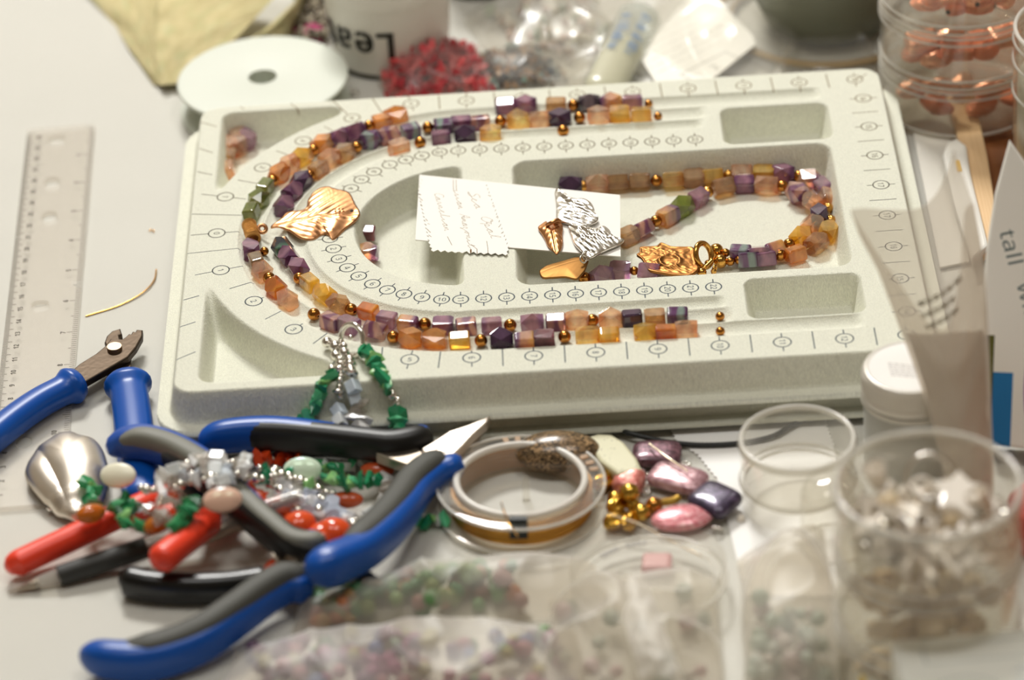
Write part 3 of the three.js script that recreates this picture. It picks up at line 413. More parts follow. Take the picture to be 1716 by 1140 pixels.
{ // pliers with the upper black handle, jaws pointing to the spool
  const k = Z(340, 680, 3.678), o = at(700, 775, 0), T = thing('cutting_pliers', 'flush cutting pliers with black and blue handles, pointed jaws beside the wire spool', 'pliers', o);
  dipped(T, o, [[337, 752, 14], [352, 738, 15], [381, 731, 15.5], [449, 727, 15.5], [530, 733, 15], [612, 742, 14.5], [660, 746, 14.5], [700, 737, 14.5], [724, 728, 14.5]], 5.4, 7, blackGrip, [0.9, 0.2], [0.08, 1.0], blueGrip, 0.99);
  dipped(T, o, [[517, 968, 24], [535, 956, 24], [567, 942, 23], [605, 925, 21], [645, 893, 19], [680, 853, 17], [705, 818, 15], [735, 794, 14], [760, 785, 14], [779, 784, 14]], 6.6, 7.2, greyGrip, [-3.2, 2.4], [0.14, 0.95], blueGrip, 0.92, 0.22);
  putBlock('tang', k([[1075, 250], [1110, 232], [1250, 270], [1330, 300], [1370, 350], [1330, 420], [1270, 390], [1080, 325]]), 5, 10, steel, T, o);
  putBlock('tang', k([[1330, 300], [1380, 290], [1440, 330], [1420, 372], [1360, 400], [1320, 372]]), 5, 9, darkSteel, T, o);
  putBlock('jaw', k([[1362, 292], [1440, 245], [1530, 185], [1600, 163], [1640, 150], [1765, 95], [1740, 130], [1660, 200], [1600, 265], [1545, 318], [1470, 325], [1390, 328]]), 4.4, 12, paleSteel, T, o);
  putBlock('jaw', k([[1400, 330], [1545, 320], [1610, 262], [1680, 190], [1768, 98], [1690, 195], [1610, 290], [1560, 345]]), 4, 9, steel, T, o);
  part('rivet', new THREE.TorusGeometry(2.6 * mm, 0.22 * mm, 6, 30).rotateX(PI / 2), steel, T, at(742, 752, 16.6 * mm).sub(o));
}
{ // second pair: grey pads, joint under the blue handle end
  const o = at(505, 955, 0), T = thing('bent_pliers', 'pliers with grey topped blue handles spread wide, one handle under the gemstone strands', 'pliers', o);
  dipped(T, o, [[183, 762, 17], [196, 748, 18], [230, 741, 19], [275, 750, 19], [330, 778, 19], [395, 832, 19], [450, 881, 19], [492, 911, 18], [522, 914, 18], [548, 906, 18]], 6, 7.4, blackGrip, [0.9, 0.0], [0.08, 1.0], phy(S3(40, 84, 170), { roughness: 0.35 }), 0.99);
  dipped(T, o, [[196, 740, 22], [230, 733, 23], [275, 742, 23], [330, 770, 23], [395, 824, 23], [450, 873, 23], [492, 903, 22], [522, 906, 22], [546, 899, 22]], 4.6, 4.2, null, null, null, phy(S3(118, 118, 108), { roughness: 0.55 }));
  dipped(T, o, [[135, 1094, 9], [150, 1099, 9], [190, 1107, 9], [240, 1108, 9], [292, 1096, 9], [345, 1073, 10], [399, 1038, 11], [453, 1000, 12], [490, 983, 12], [525, 992, 11]], 6.4, 7.6, greyGrip, [-2.0, 2.6], [0.1, 0.97], blueGrip, 0.94);
  putBlock('joint', [[488, 935], [505, 925], [535, 925], [548, 945], [540, 968], [505, 975], [488, 960]], 9, 5, phy(S3(236, 226, 208), { metalness: 0.3, roughness: 0.4 }), T, o, 1.5);
  putBlock('jaw', [[535, 930], [560, 938], [610, 962], [640, 985], [605, 985], [545, 965]], 7, 5, steel, T, o, 1);
  putBlock('tang', [[455, 890], [480, 905], [505, 930], [498, 950], [470, 930], [448, 905]], 5, 12, steel, T, o);
  putBlock('tang', [[462, 968], [488, 958], [512, 962], [515, 985], [480, 985]], 5, 6, steel, T, o);
  for (const s of [[[456, 908, 14], [462, 925, 15], [470, 945, 12], [476, 960, 9]], [[478, 962, 12], [465, 972, 14], [455, 985, 12]]]) part('spring', sweep(rel(path(s), o), () => [[1.6 * mm, 0.3 * mm], [1.6 * mm, -0.3 * mm], [-1.6 * mm, -0.3 * mm], [-1.6 * mm, 0.3 * mm]], 24), steel, T);
}
{ // red-handled pliers
  const o = at(300, 870, 0), T = thing('red_pliers', 'small pliers with smooth bright red handles under the gemstone strands', 'pliers', o);
  const E = (t) => Math.sqrt(Math.max(0.003, 1 - Math.pow(1 - Math.min(1, t / 0.07), 2)));
  part('handle', sweep(rel(path([[17, 955, 7], [24, 948, 7], [60, 930, 8], [120, 902, 10], [180, 873, 12], [240, 846, 12], [282, 827, 9]]), o), (t) => oval(5.3 * mm * E(t), 5.1 * mm * E(t), 20, 2.2), 60), redGrip, T);
  part('handle', sweep(rel(path([[262, 946, 22], [268, 940, 22], [300, 914, 21], [335, 886, 16], [366, 862, 8], [380, 852, 5.8]]), o), (t) => oval(5.8 * mm * E(t), 5.6 * mm * E(t), 20, 2.2), 60), redGrip, T);
  putBlock('joint', [[300, 825], [345, 800], [400, 800], [425, 818], [415, 838], [370, 842], [320, 845]], 6, 4, steel, T, o, 1);
}
{ // black-handled tool beneath
  const o = at(330, 985, 0), T = thing('black_pliers', 'short black handled pliers below the red handles, steel neck towards the blue handle', 'pliers', o);
  const E = (t) => Math.sqrt(Math.max(0.003, 1 - Math.pow(1 - Math.min(1, t / 0.1), 2))) * (1 - 0.1 * t);
  part('handle', sweep(rel(path([[198, 975, 7], [206, 974, 7], [250, 982, 7], [310, 986, 7], [380, 983, 7], [442, 974, 7]]), o), (t) => oval(5.6 * mm * E(t), 6.6 * mm * E(t), 22, 2.4), 60), phy(S3(14, 14, 14), { roughness: 0.28 }), T);
  part('neck', sweep(rel(path([[438, 973, 6], [470, 970, 6], [510, 960, 5]]), o), () => oval(2 * mm, 1.6 * mm, 12), 14), steel, T);
  part('handle', sweep(rel(path([[330, 905, 9], [360, 893, 9], [395, 880, 9], [430, 880, 8], [458, 900, 7]]), o), () => oval(3 * mm, 3 * mm, 16), 30), steel, T);
}
{ // silver shell
  const px = [[43, 806], [45, 790], [56, 768], [62, 757], [80, 748], [100, 738], [122, 737], [139, 744], [158, 749], [172, 762], [181, 785], [184, 812], [176, 842], [155, 862], [128, 872], [100, 864], [80, 850], [58, 830]];
  const [g, c] = relief(px, 4 * mm, [[128, 872], [104, 738]], (a, b, s) => { const th = Math.atan2(b * 0.35, a + 0.12); return 9 * mm * Math.pow(Math.max(0, 1 - s * s), 0.6) + 3.4 * mm * Math.pow(Math.abs(Math.sin(th * 2.7 + 0.5)), 0.6) * smoothstep(a, 0.05, 0.5) + 0.7 * mm * Math.sin(a * 40) * (1 - smoothstep(a, 0.2, 0.3)); }, 1 * mm, 30, 8);
  const T = thing('silver_shell', 'large satin silver fluted shell ornament resting on the ruler end', 'ornament', c);
  part('shell', g, phy(S3(236, 227, 214), { metalness: 1, roughness: 0.36 }), T);
  part('rim_bead', new THREE.SphereGeometry(1.6 * mm, 16, 10), silver, T, at(84, 852, 3 * mm).sub(c));
}
{ // pen
  const a = at(12, 994, 1.5 * mm), b = at(285, 905, 9 * mm), d = b.clone().sub(a), L = d.length(), T = thing('pen', 'clear pen with a black ribbed rubber grip lying below the red handles', 'pen', a);
  T.quaternion.setFromUnitVectors(V(0, 1, 0), d.clone().normalize());
  const clear = phy(S3(240, 238, 232), { transmission: 0.75, roughness: 0.12, thickness: 0 }), r = 4 * mm;
  part('tip', lathe([[0, 0], [0.35 * mm, 0.5 * mm], [0.5 * mm, 3 * mm], [1.5 * mm, 9 * mm], [2.0 * mm, 10 * mm], [2.1 * mm, 13 * mm]], 20), steel, T);
  part('nose_cone', lathe([[1.6 * mm, 9 * mm], [2.4 * mm, 13 * mm], [3.4 * mm, 21 * mm], [3.5 * mm, 22 * mm]], 24), clear, T);
  const gp = []; for (let i = 0; i <= 60; i++) { const y = lerp(21, 57, i / 60); gp.push([(4.1 + 0.25 * Math.sin(i / 60 * PI) + (i % 2 ? 0.14 : 0)) * mm, y * mm]); }
  part('rubber_grip', lathe([[3.2 * mm, 21 * mm], ...gp, [3.4 * mm, 57 * mm]], 28), phy(S3(46, 46, 43), { roughness: 0.5 }), T);
  part('barrel', lathe([[3.6 * mm, 57 * mm], [3.7 * mm, 58 * mm], [3.7 * mm, 120 * mm], [3 * mm, 122 * mm]], 28), clear, T);
  part('ink_refill', new THREE.CylinderGeometry(1.4 * mm, 1.4 * mm, 100 * mm, 12).translate(0, 70 * mm, 0), std(S3(120, 96, 90), 0.5), T);
}
{ // ruler
  const Wd = 0.03, o = at(57.5, 312.5, 0), a0 = at(29, 568.5, 0), a1 = at(65, 238, 0), dir = a1.clone().sub(a0).normalize(), side = V(-dir.z, 0, dir.x); // dir runs away, side to the right
  const zero = a0.clone().addScaledVector(dir, -0.13), T = thing('ruler', 'clear plastic ruler with punched holes lying on the white cover beside the board', 'ruler', zero.clone());
  T.rotation.y = Math.atan2(-dir.x, -dir.z); // local -z runs along the ruler, +x across it
  const sh = new THREE.Shape(), x0 = -0.0055, x1 = 0.0265, y0 = 0.002, y1 = 0.309, r = 0.003;
  sh.moveTo(x0, y0); sh.lineTo(x1, y0); sh.lineTo(x1, y1 - r); sh.quadraticCurveTo(x1, y1, x1 - r, y1); sh.lineTo(x0 + r, y1); sh.quadraticCurveTo(x0, y1, x0, y1 - r); sh.lineTo(x0, y0);
  const inv = (u, v) => { const p = at(u, v, 0).sub(zero); return [p.dot(side), p.dot(dir)]; };
  for (const [u, v, rx, ry] of [[96, 240, 0.0044, 0.0037], [88, 312, 0.0038, 0.0045], [84, 370, 0.0038, 0.005], [68, 517, 0.004, 0.0028], [63, 525, 0, 0], [41, 748, 0.0036, 0.0058]]) if (rx) { const h = new THREE.Path(), [x, y] = inv(u, v); h.absellipse(x, y, rx, ry, 0, 2 * PI, true); sh.holes.push(h); }
  const g = new THREE.ExtrudeGeometry(sh, { depth: 0.0022, bevelEnabled: false, curveSegments: 24 }).rotateX(-PI / 2);
  part('blade', g, phy(S3(247, 245, 242), { transmission: 0.9, roughness: 0.2, thickness: 0, ior: 1.35 }), T, V(0, 0.0003, 0));
  const marks = canvasTex(256, 2048, (c, w, h) => {
    c.clearRect(0, 0, w, h); c.fillStyle = c.strokeStyle = '#2a241e'; const X = (x) => (x + 0.006) / 0.034 * w, Y = (y) => h - y / 0.312 * h;
    for (let i = 0; i <= 300; i++) { const L = i % 10 ? (i % 5 ? 0.0022 : 0.0032) : 0.004; c.lineWidth = 1.6; c.beginPath(); c.moveTo(X(x0), Y(i / 1000 + 0.004)); c.lineTo(X(x0 + L), Y(i / 1000 + 0.004)); c.stroke(); }
    for (let i = 0; i <= 188; i++) { const L = i % 16 ? (i % 8 ? 0.0022 : 0.0034) : 0.0046; c.beginPath(); c.moveTo(X(x1), Y(0.306 - i * 0.0254 / 16)); c.lineTo(X(x1 - L), Y(0.306 - i * 0.0254 / 16)); c.stroke(); }
    c.font = 'bold 24px sans-serif'; c.textAlign = 'center'; c.textBaseline = 'middle';
    const say = (t, x, y) => { c.save(); c.translate(X(x), Y(y)); c.scale(1, 0.86); c.rotate(-PI / 2); c.fillText(t, 0, 0); c.restore(); };
    for (let i = 1; i <= 30; i++) say(String(i), 0.0005, i / 100);
    for (let i = 1; i <= 11; i++) say(String(i), x1 - 0.0062, 0.306 - i * 0.0254);
  });
  const mg = new THREE.PlaneGeometry(0.034, 0.312).rotateX(-PI / 2).translate(0.011, 0, -0.156);
  part('printed_scale', mg, std(0xffffff, 0.8, 0, { map: marks, transparent: true }), T, V(0, 0.0027, 0));
}
solo('wire_offcut', 'thin curved gold wire offcut lying on the cover between ruler and board', 'wire', tube(rel(path([[144, 530, 0.4], [200, 512, 0.5], [240, 490, 0.8], [258, 470, 1], [262, 452, 1.2]]), at(200, 510, 0)), 0.35 * mm, 6, 40), brass, at(200, 510, 0));
solo('wire_offcut', 'tiny hooked gold wire scrap lying by the board rim', 'wire', tube(rel(path([[250, 387, 0.4], [255, 385, 0.6], [258, 389, 0.4]]), at(254, 387, 0)), 0.3 * mm, 6, 12), brass, at(254, 387, 0));
// ---------------------------------------------------------------- the gemstone strands with the silver toggle
const chipGeo = (l, w, t) => { const pts = []; for (let i = 0; i < 13; i++) { const a = rnd() * 2 * PI, b = Math.acos(rr(-1, 1)); pts.push(V(l / 2 * Math.cos(b) * rr(0.8, 1.1), w / 2 * Math.sin(b) * Math.cos(a) * rr(0.8, 1.15), t / 2 * Math.sin(b) * Math.sin(a))); } const g = new ConvexGeometry(pts), p = g.attributes.position, uv = new Float32Array(p.count * 2); for (let i = 0; i < p.count; i++) { uv[2 * i] = p.getX(i) / l + 0.5; uv[2 * i + 1] = p.getY(i) / w + 0.5; } g.setAttribute('uv', new THREE.BufferAttribute(uv, 2)); return g; };
const CHIPS = Array.from({ length: 10 }, () => chipGeo(9.6 * mm, 7.6 * mm, 4.6 * mm));
const pebble = (l, w, t) => { const g = new THREE.SphereGeometry(1, 28, 18), p = g.attributes.position; for (let i = 0; i < p.count; i++) p.setXYZ(i, p.getX(i) * l / 2, p.getY(i) * t / 2, p.getZ(i) * w / 2); g.computeVertexNormals(); return g; };
const SEED = new THREE.SphereGeometry(1.4 * mm, 12, 8), SEED_L = new THREE.SphereGeometry(2.2 * mm, 16, 10), DISC = lathe([[0.6 * mm, -0.9 * mm], [2.4 * mm, -0.7 * mm], [2.8 * mm, 0], [2.4 * mm, 0.7 * mm], [0.6 * mm, 0.9 * mm]], 20).rotateZ(PI / 2), OVAL = pebble(15.5 * mm, 10.5 * mm, 4.6 * mm), OBLONG = pebble(14 * mm, 7.4 * mm, 6.4 * mm), LUMP = pebble(12.5 * mm, 11 * mm, 9 * mm), CUBE = new RoundedBoxGeometry(5.6 * mm, 4.8 * mm, 4.8 * mm, 2, 0.5 * mm), CRYSTAL = beadShape(5.4 * mm, 4.6 * mm, 0.45, 0.03);
const GEM = {
  j: [CHIPS, [phy(S3(44, 152, 102), { roughness: 0.3, transmission: 0.12, thickness: 0 }), phy(S3(80, 178, 126), { roughness: 0.34 }), phy(S3(34, 130, 86), { roughness: 0.25 }), phy(S3(132, 186, 112), { roughness: 0.35 })], 'amazonite_chip'],
  d: [CHIPS, [phy(S3(32, 112, 66), { roughness: 0.2, transmission: 0.2, thickness: 0 }), phy(S3(48, 138, 84), { roughness: 0.22 })], 'green_chip'],
  o: [CHIPS, [phy(S3(250, 251, 251), { roughness: 0.14, transmission: 0.35, thickness: 0 }), phy(S3(232, 240, 248), { roughness: 0.12, transmission: 0.3, thickness: 0, clearcoat: 0.5 }), phy(S3(248, 246, 242), { roughness: 0.1, transmission: 0.6, thickness: 0 })], 'opal_chip'],
  q: [CHIPS, [phy(S3(232, 226, 218), { roughness: 0.1, transmission: 0.75, thickness: 0 })], 'clear_chip'],
  O: [[CUBE], [phy(S3(226, 238, 248), { roughness: 0.14, transmission: 0.3, thickness: 0 }), phy(S3(240, 244, 244), { roughness: 0.14, transmission: 0.35, thickness: 0 })], 'opal_cube'],
  c: [[CRYSTAL], [phy(S3(248, 248, 250), { roughness: 0.03, transmission: 0.65, thickness: 0 }), phy(S3(226, 234, 250), { roughness: 0.04, transmission: 0.5, thickness: 0.004 })], 'crystal_bead'],
  r: [CHIPS, [phy(S3(240, 96, 40), { roughness: 0.15, transmission: 0.3, thickness: 0 }), phy(S3(232, 78, 34), { roughness: 0.15, transmission: 0.3, thickness: 0 })], 'carnelian_chip'],
  R: [[LUMP], [phy(S3(246, 92, 42), { roughness: 0.12, transmission: 0.25, thickness: 0 })], 'carnelian_lump'],
  B: [[OBLONG], [phy(S3(196, 84, 44), { roughness: 0.18 })], 'carnelian_bead'],
  A: [[pebble(11.5 * mm, 7.6 * mm, 7 * mm)], [phy(S3(212, 120, 36), { roughness: 0.12, transmission: 0.35, thickness: 0.004 })], 'amber_bead'],
  s: [[SEED], [silver], 'silver_bead'], S: [[SEED_L], [silver], 'silver_bead'], D: [[DISC], [silver], 'silver_disc'],
  P: [[OVAL], [phy(S3(232, 190, 168), { roughness: 0.22, clearcoat: 0.5, iridescence: 0.25, iridescenceIOR: 1.4 })], 'shell_oval'],
  G: [[OVAL], [phy(S3(214, 232, 208), { roughness: 0.22, clearcoat: 0.5, iridescence: 0.3, iridescenceIOR: 1.4 })], 'shell_oval'],
  I: [[OVAL], [phy(S3(240, 236, 212), { roughness: 0.3 })], 'shell_oval'],
};
{
  const o = at(430, 820, 0), T = thing('gemstone_necklace', 'many-stranded amazonite, opal, carnelian and silver chip necklace heaped over the pliers', 'necklace', o);
  const gem = (c, p, dir, flat) => { const [gs, ms, n] = GEM[c], m = part(n, pick(gs), pick(ms), T, p.clone().sub(o)); if (flat) m.rotation.set(rr(-0.2, 0.4), flat, rr(-0.15, 0.15), 'YXZ'); else if ('jdoqr'.includes(c)) { m.rotation.set(rr(0, 6), -Math.atan2(dir.z, dir.x) + PI / 2 + rr(-0.5, 0.5), rr(-0.5, 0.5)); m.scale.setScalar(rr(0.75, 1.1) * (p.z < 0.135 ? 1.2 : 1)); } else { m.rotation.set(rr(0, 1), -Math.atan2(dir.z, dir.x) + rr(-0.3, 0.3), Math.atan2(dir.y, Math.hypot(dir.x, dir.z)) * 0.7, 'YXZ'); } return m; };
  const STEP = { j: 2.7, d: 2.7, o: 3.3, q: 3.3, O: 5.2, c: 4.6, r: 2.8, R: 9, B: 13, A: 9, s: 2.2, S: 3.6, D: 1.9, P: 13, G: 13, I: 13 };
  // a strand: points [u, v, height mm] and a repeating string of beads
  const strand = (list, beads, jit = 0.6) => {
    const pts = path(list.map(([u, v, q]) => [u, v, q >= 24 && v > 740 ? q + 3 : q])), c = new THREE.CatmullRomCurve3(pts, false, 'centripetal'), L = c.getLength(); let d = 0, i = 0;
    while (d < L) { const b = beads[i++ % beads.length], st = STEP[b] * mm, t = Math.min(1, (d + st / 2) / L), p = c.getPointAt(t), q = c.getTangentAt(t); p.x += rr(-jit, jit) * mm; p.y += rr(-jit, jit) * 0.6 * mm; gem(b, p, q); d += st; }
    part('thread', tube(pts.map((p) => p.clone().sub(o)), 0.25 * mm, 5, pts.length * 5), silver, T);
  };
  const h = H / mm;
  strand([[604, 588, h + 4.5], [618, 592, h + 5], [628, 605, h + 4.5], [636, 622, h + 3.5], [646, 640, h + 1], [654, 652, h - 2.5]], 'jjjjjjjj');
  strand([[655, 655, h - 3], [659, 668, h - 6], [663, 680, h - 9]], 'SDDSs');
  strand([[664, 688, h - 10], [669, 700, h - 12.5], [672, 716, h - 13], [674, 735, 12]], 'jjjjj');
  strand([[562, 622, h + 3], [548, 636, h + 1.5], [538, 650, h - 1], [533, 668, h - 5], [526, 684, h - 9], [516, 697, h - 11], [506, 715, 14]], 'jjjjjjjj');
  strand([[571, 600, h + 4], [569, 620, h + 3.5], [570, 634, h + 2], [569, 650, h - 1], [569, 668, h - 5]], 'sSsDsssDsS');
  strand([[567, 680, h - 7], [567, 696, h - 9.5], [572, 710, h - 11], [574, 732, 14]], 'OOOo');
  strand([[588, 600, h + 5], [589, 612, h + 4.5], [589, 628, h + 3]], 'SDSDS');
  strand([[592, 637, h + 2], [594, 652, h - 1], [592, 668, h - 5], [602, 678, h - 7], [599, 694, h - 10], [602, 712, h - 11.5], [612, 730, 14]], 'OOqqooo');
  // the toggle: ring, bar and end balls
  const ring = part('toggle_ring', new THREE.TorusGeometry(6.6 * mm, 1.15 * mm, 12, 44), silver, T, at(590, 570, (h + 6) * mm).sub(o)); ring.rotation.set(-0.5, -0.75, 0.3);
  for (const [u, v, r, hh] of [[548, 574, 2.3, 3.4], [562, 581, 2.6, 6], [577, 591, 2.2, 6.5], [563, 596, 2.3, 4], [576, 580, 1.6, 7], [588, 566, 1.2, 5], [556, 618, 1.7, 3]]) part('toggle_ball', new THREE.SphereGeometry(r * mm, 20, 14), silver, T, at(u, v, (h + hh) * mm).sub(o));
  part('toggle_bar', tube(rel(path([[547, 574, h + 3.4], [562, 581, h + 5], [580, 590, h + 5.4]]), o), 1.2 * mm, 10), silver, T);
  part('jump_ring', new THREE.TorusGeometry(2.6 * mm, 0.5 * mm, 8, 24), silver, T, at(571, 606, (h + 4) * mm).sub(o)).rotation.set(0.4, 0.9, 0);
  // strands heaped on the tools: across the far ones to the near ones
  strand([[262, 812, 27], [278, 795, 28], [300, 785, 29], [322, 772, 29], [340, 764, 29], [362, 768, 29], [385, 774, 29], [408, 772, 28]], 'ooOoso');
  strand([[276, 806, 26], [305, 798, 28], [340, 790, 29], [372, 786, 29], [402, 782, 28]], 'oqosooO');
  strand([[236, 816, 24], [258, 822, 25], [290, 818, 25], [322, 806, 27], [352, 800, 28], [384, 796, 27], [412, 800, 25]], 'sSsoqsSso');
  strand([[140, 808, 14], [152, 815, 15], [160, 822, 15], [150, 832, 15], [158, 842, 16]], 'jdjdj');
  strand([[190, 852, 22], [214, 838, 22], [225, 850, 22], [206, 862, 23], [214, 880, 23], [236, 878, 22]], 'dddjd');
  strand([[240, 846, 23], [262, 858, 24], [272, 832, 25], [286, 848, 25], [270, 872, 24], [292, 826, 26]], 'qoqqrq');
  strand([[290, 890, 24], [302, 872, 25], [312, 858, 26], [322, 838, 26]], 'ddddj');
  strand([[415, 798, 22], [432, 802, 20], [448, 800, 18], [466, 796, 16], [486, 794, 12]], 'sSsjs');
  strand([[400, 816, 20], [425, 820, 16], [440, 836, 13], [462, 850, 11], [476, 862, 10]], 'rrrrr');
  strand([[418, 846, 16], [446, 840, 14], [452, 856, 12], [468, 842, 10]], 'rrsr');
  strand([[430, 784, 18], [460, 788, 14], [482, 804, 12], [512, 812, 11], [540, 822, 10], [556, 828, 9]], 'sjsSssSs');
  strand([[440, 806, 14], [470, 822, 12], [486, 842, 11], [520, 850, 10], [545, 862, 9], [572, 866, 8]], 'sSscsScs');
  strand([[455, 800, 14], [492, 822, 12], [520, 830, 11], [556, 842, 9]], 'sscSssc');
  strand([[476, 846, 11], [500, 838, 11], [530, 844, 10], [560, 858, 8], [580, 868, 7]], 'cccccc');
  strand([[490, 862, 10], [515, 856, 10], [545, 868, 8], [566, 878, 7]], 'cccsc');
  strand([[482, 822, 12], [505, 834, 11], [528, 838, 11]], 'ccss');
  strand([[546, 800, 12], [562, 806, 13], [580, 808, 13], [600, 806, 12], [620, 806, 10], [634, 802, 8]], 'jjdjj', 0.9);
  strand([[528, 792, 9], [540, 776, 8], [556, 786, 8], [585, 776, 6]], 'jjdo');
  strand([[585, 770, 5], [606, 772, 5], [640, 800, 5], [652, 824, 5], [642, 842, 5], [664, 848, 5]], 'ooqqqo');
  strand([[580, 880, 6], [600, 872, 6], [624, 862, 5], [650, 858, 5], [662, 842, 5]], 'SsoOo');
  strand([[572, 892, 5], [612, 888, 5], [634, 880, 5], [654, 874, 5]], 'ojOq');
  strand([[696, 862, 4], [712, 874, 4], [728, 868, 4], [744, 872, 3]], 'ojjj');
  strand([[430, 770, 8], [470, 768, 6], [505, 770, 6]], 'rrsrr');
  strand([[452, 790, 15], [478, 798, 13], [505, 806, 12], [532, 812, 10]], 'SsSs');
  strand([[462, 812, 13], [478, 832, 12], [496, 852, 11], [512, 872, 10]], 'sSscs');
  strand([[350, 812, 28], [376, 808, 28], [402, 790, 28], [414, 772, 27]], 'oOoso');
  strand([[545, 876, 8], [575, 876, 7], [602, 884, 6], [618, 896, 5]], 'sSoSo');
  for (const [c, u, v, hh, yaw] of [['P', 373, 838, 32, 0.1], ['G', 507, 787, 13, -0.08], ['I', 198, 797, 21, -0.25], ['B', 580, 838, 6, -0.1], ['B', 632, 788, 6, -0.15], ['A', 152, 861, 21, 0.4], ['R', 500, 880, 10, 0.3], ['R', 560, 892, 9, -0.2], ['R', 540, 900, 8, 1.2], ['A', 264, 878, 22, 0.6], ['R', 470, 958, 6, 0.6]]) { const m = gem(c, at(u, v, hh * mm), V(1, 0, 0), yaw); if (c === 'P' || c === 'G' || c === 'I') m.rotation.x = 0.7; if ('RA'.includes(c)) m.scale.setScalar(c === 'R' ? 1.15 : 1.05); }
}
// ---------------------------------------------------------------- clear plastic things
const pane = (c = 0xffffff, r = 0.05, t = 0.95) => phy(c, { transmission: t, roughness: r, thickness: 0, ior: 1.45 });
const clearPlastic = pane(S3(250, 249, 246), 0.04), rimPlastic = phy(S3(246, 244, 238), { transmission: 0.55, roughness: 0.15, thickness: 0, ior: 1.5 }), film = pane(S3(252, 251, 248), 0.24, 0.92), milky = phy(S3(238, 234, 226), { transmission: 0.6, roughness: 0.55, thickness: 0 });
// a round clear jar: r, height, floor at f; wall is inner and outer face, rim and thread rings are their own parts
function jar(T, r, h, o = {}) {
  const y = o.y ?? 0, w = 1.1 * mm, f = o.floor ?? 1.5 * mm;
  part('jar_wall', lathe([[0, y], [r - 1.5 * mm, y], [r, y + 1.5 * mm], [r, y + h - 1 * mm]], 72), clearPlastic, T);
  part('jar_lining', lathe([[0, y + f], [r - w - 1 * mm, y + f], [r - w, y + f + 1 * mm], [r - w, y + h - 1 * mm]], 72), clearPlastic, T);
  part('jar_rim', new THREE.TorusGeometry(r - w / 2, w * 0.95, 10, 80).rotateX(PI / 2).translate(0, y + h - 0.8 * mm, 0), rimPlastic, T);
  for (const q of o.rings ?? []) part('jar_thread', lathe([[r, y + q - 0.9 * mm], [r + 0.9 * mm, y + q], [r, y + q + 0.9 * mm]], 72), rimPlastic, T);
  part('jar_floor_edge', new THREE.TorusGeometry(r - 1.2 * mm, 0.6 * mm, 8, 80).rotateX(PI / 2).translate(0, y + f, 0), rimPlastic, T);
}
{ // spool of gold wire
  const c = at(874, 851, 0), T = thing('wire_spool', 'clear plastic spool of gold beading wire with a black tape tab', 'spool', c), R = 33.4 * mm, r = 26 * mm;
  T.rotation.set(-0.03, 0, -0.03);
  for (const y of [0.8, 12.2]) {
    part('flange', lathe([[r, y * mm - 0.6 * mm], [R, y * mm - 0.6 * mm], [R, y * mm + 0.6 * mm], [r, y * mm + 0.6 * mm]], 80), clearPlastic, T);
    part('flange_rim', new THREE.TorusGeometry(R, 0.7 * mm, 8, 90).rotateX(PI / 2).translate(0, y * mm, 0), rimPlastic, T);
  }
  part('hub', lathe([[r - 1.4 * mm, 0.4 * mm], [r - 1.4 * mm, 13.2 * mm], [r, 13.2 * mm], [r, 0.4 * mm]], 80), pane(S3(246, 236, 220), 0.2, 0.8), T);
  part('hub_rim', new THREE.TorusGeometry(r - 0.5 * mm, 1.5 * mm, 10, 90).rotateX(PI / 2).translate(0, 13.4 * mm, 0), phy(S3(244, 240, 232), { transmission: 0.25, roughness: 0.2, thickness: 0 }), T);
  const coil = (n, rad) => merge(Array.from({ length: n }, (_, i) => new THREE.TorusGeometry(rad + rr(-0.25, 0.25) * mm, 0.5 * mm, 6, 90).rotateX(PI / 2).rotateZ(rr(-0.004, 0.004)).translate(0, (1.9 + i * 9.6 / n) * mm, 0)));
  part('wound_wire', coil(14, r + 1.9 * mm), phy(S3(206, 152, 70), { metalness: 0.85, roughness: 0.3 }), T); part('wound_wire', coil(14, r + 0.9 * mm), phy(S3(196, 142, 66), { metalness: 0.85, roughness: 0.34 }), T);
  const tp = at(866, 905, 13 * mm).sub(c);
  part('tape_tab', sheet((u, v) => { const a = Math.atan2(tp.z, tp.x) + (u - 0.5) * 0.24, k = v < 0.4 ? [r + 1 * mm + v / 0.4 * 3 * mm, 14.6 * mm] : [r + 4 * mm, 14.6 * mm - (v - 0.4) / 0.6 * 9 * mm]; return V(Math.cos(a) * k[0], k[1], Math.sin(a) * k[0]); }, 6, 10), phy(S3(14, 24, 26), { roughness: 0.35 }), T);
  part('wire_end', tube(rel(path([[866, 905, 15], [850, 880, 15], [842, 860, 17], [838, 848, 19]]), c), 0.3 * mm, 6), brass, T);
  part('spindle_pin', lathe([[0, 0], [1.6 * mm, 0], [1.3 * mm, 10 * mm], [0.5 * mm, 11.5 * mm], [0, 11.5 * mm]], 16), clearPlastic, T, at(882, 838, 0.4 * mm).sub(c).setY(0.6 * mm));
  // raised maker's marks round the upper flange, as blocks of strokes
  for (let i = 0; i < 9; i++) { const a = -1.75 + i * 0.16 + (i > 5 ? 0.25 : 0); part('raised_mark', new RoundedBoxGeometry(2.2 * mm, 0.5 * mm, 3.4 * mm, 1, 0.1 * mm), pane(S3(226, 196, 160), 0.3, 0.6), T, V(Math.cos(a) * 30 * mm, 13.1 * mm, Math.sin(a) * 30 * mm)).rotation.y = -a + PI / 2; }
}
{ // the open clear jar over the pinked paper
  const c = at(1338, 841, 0), T = thing('clear_jar', 'open empty clear plastic jar standing on the white pinked paper', 'jar', c);
  jar(T, 22.6 * mm, 31.5 * mm, { floor: 10 * mm, rings: [29, 12] .map((x) => x * mm) });
}
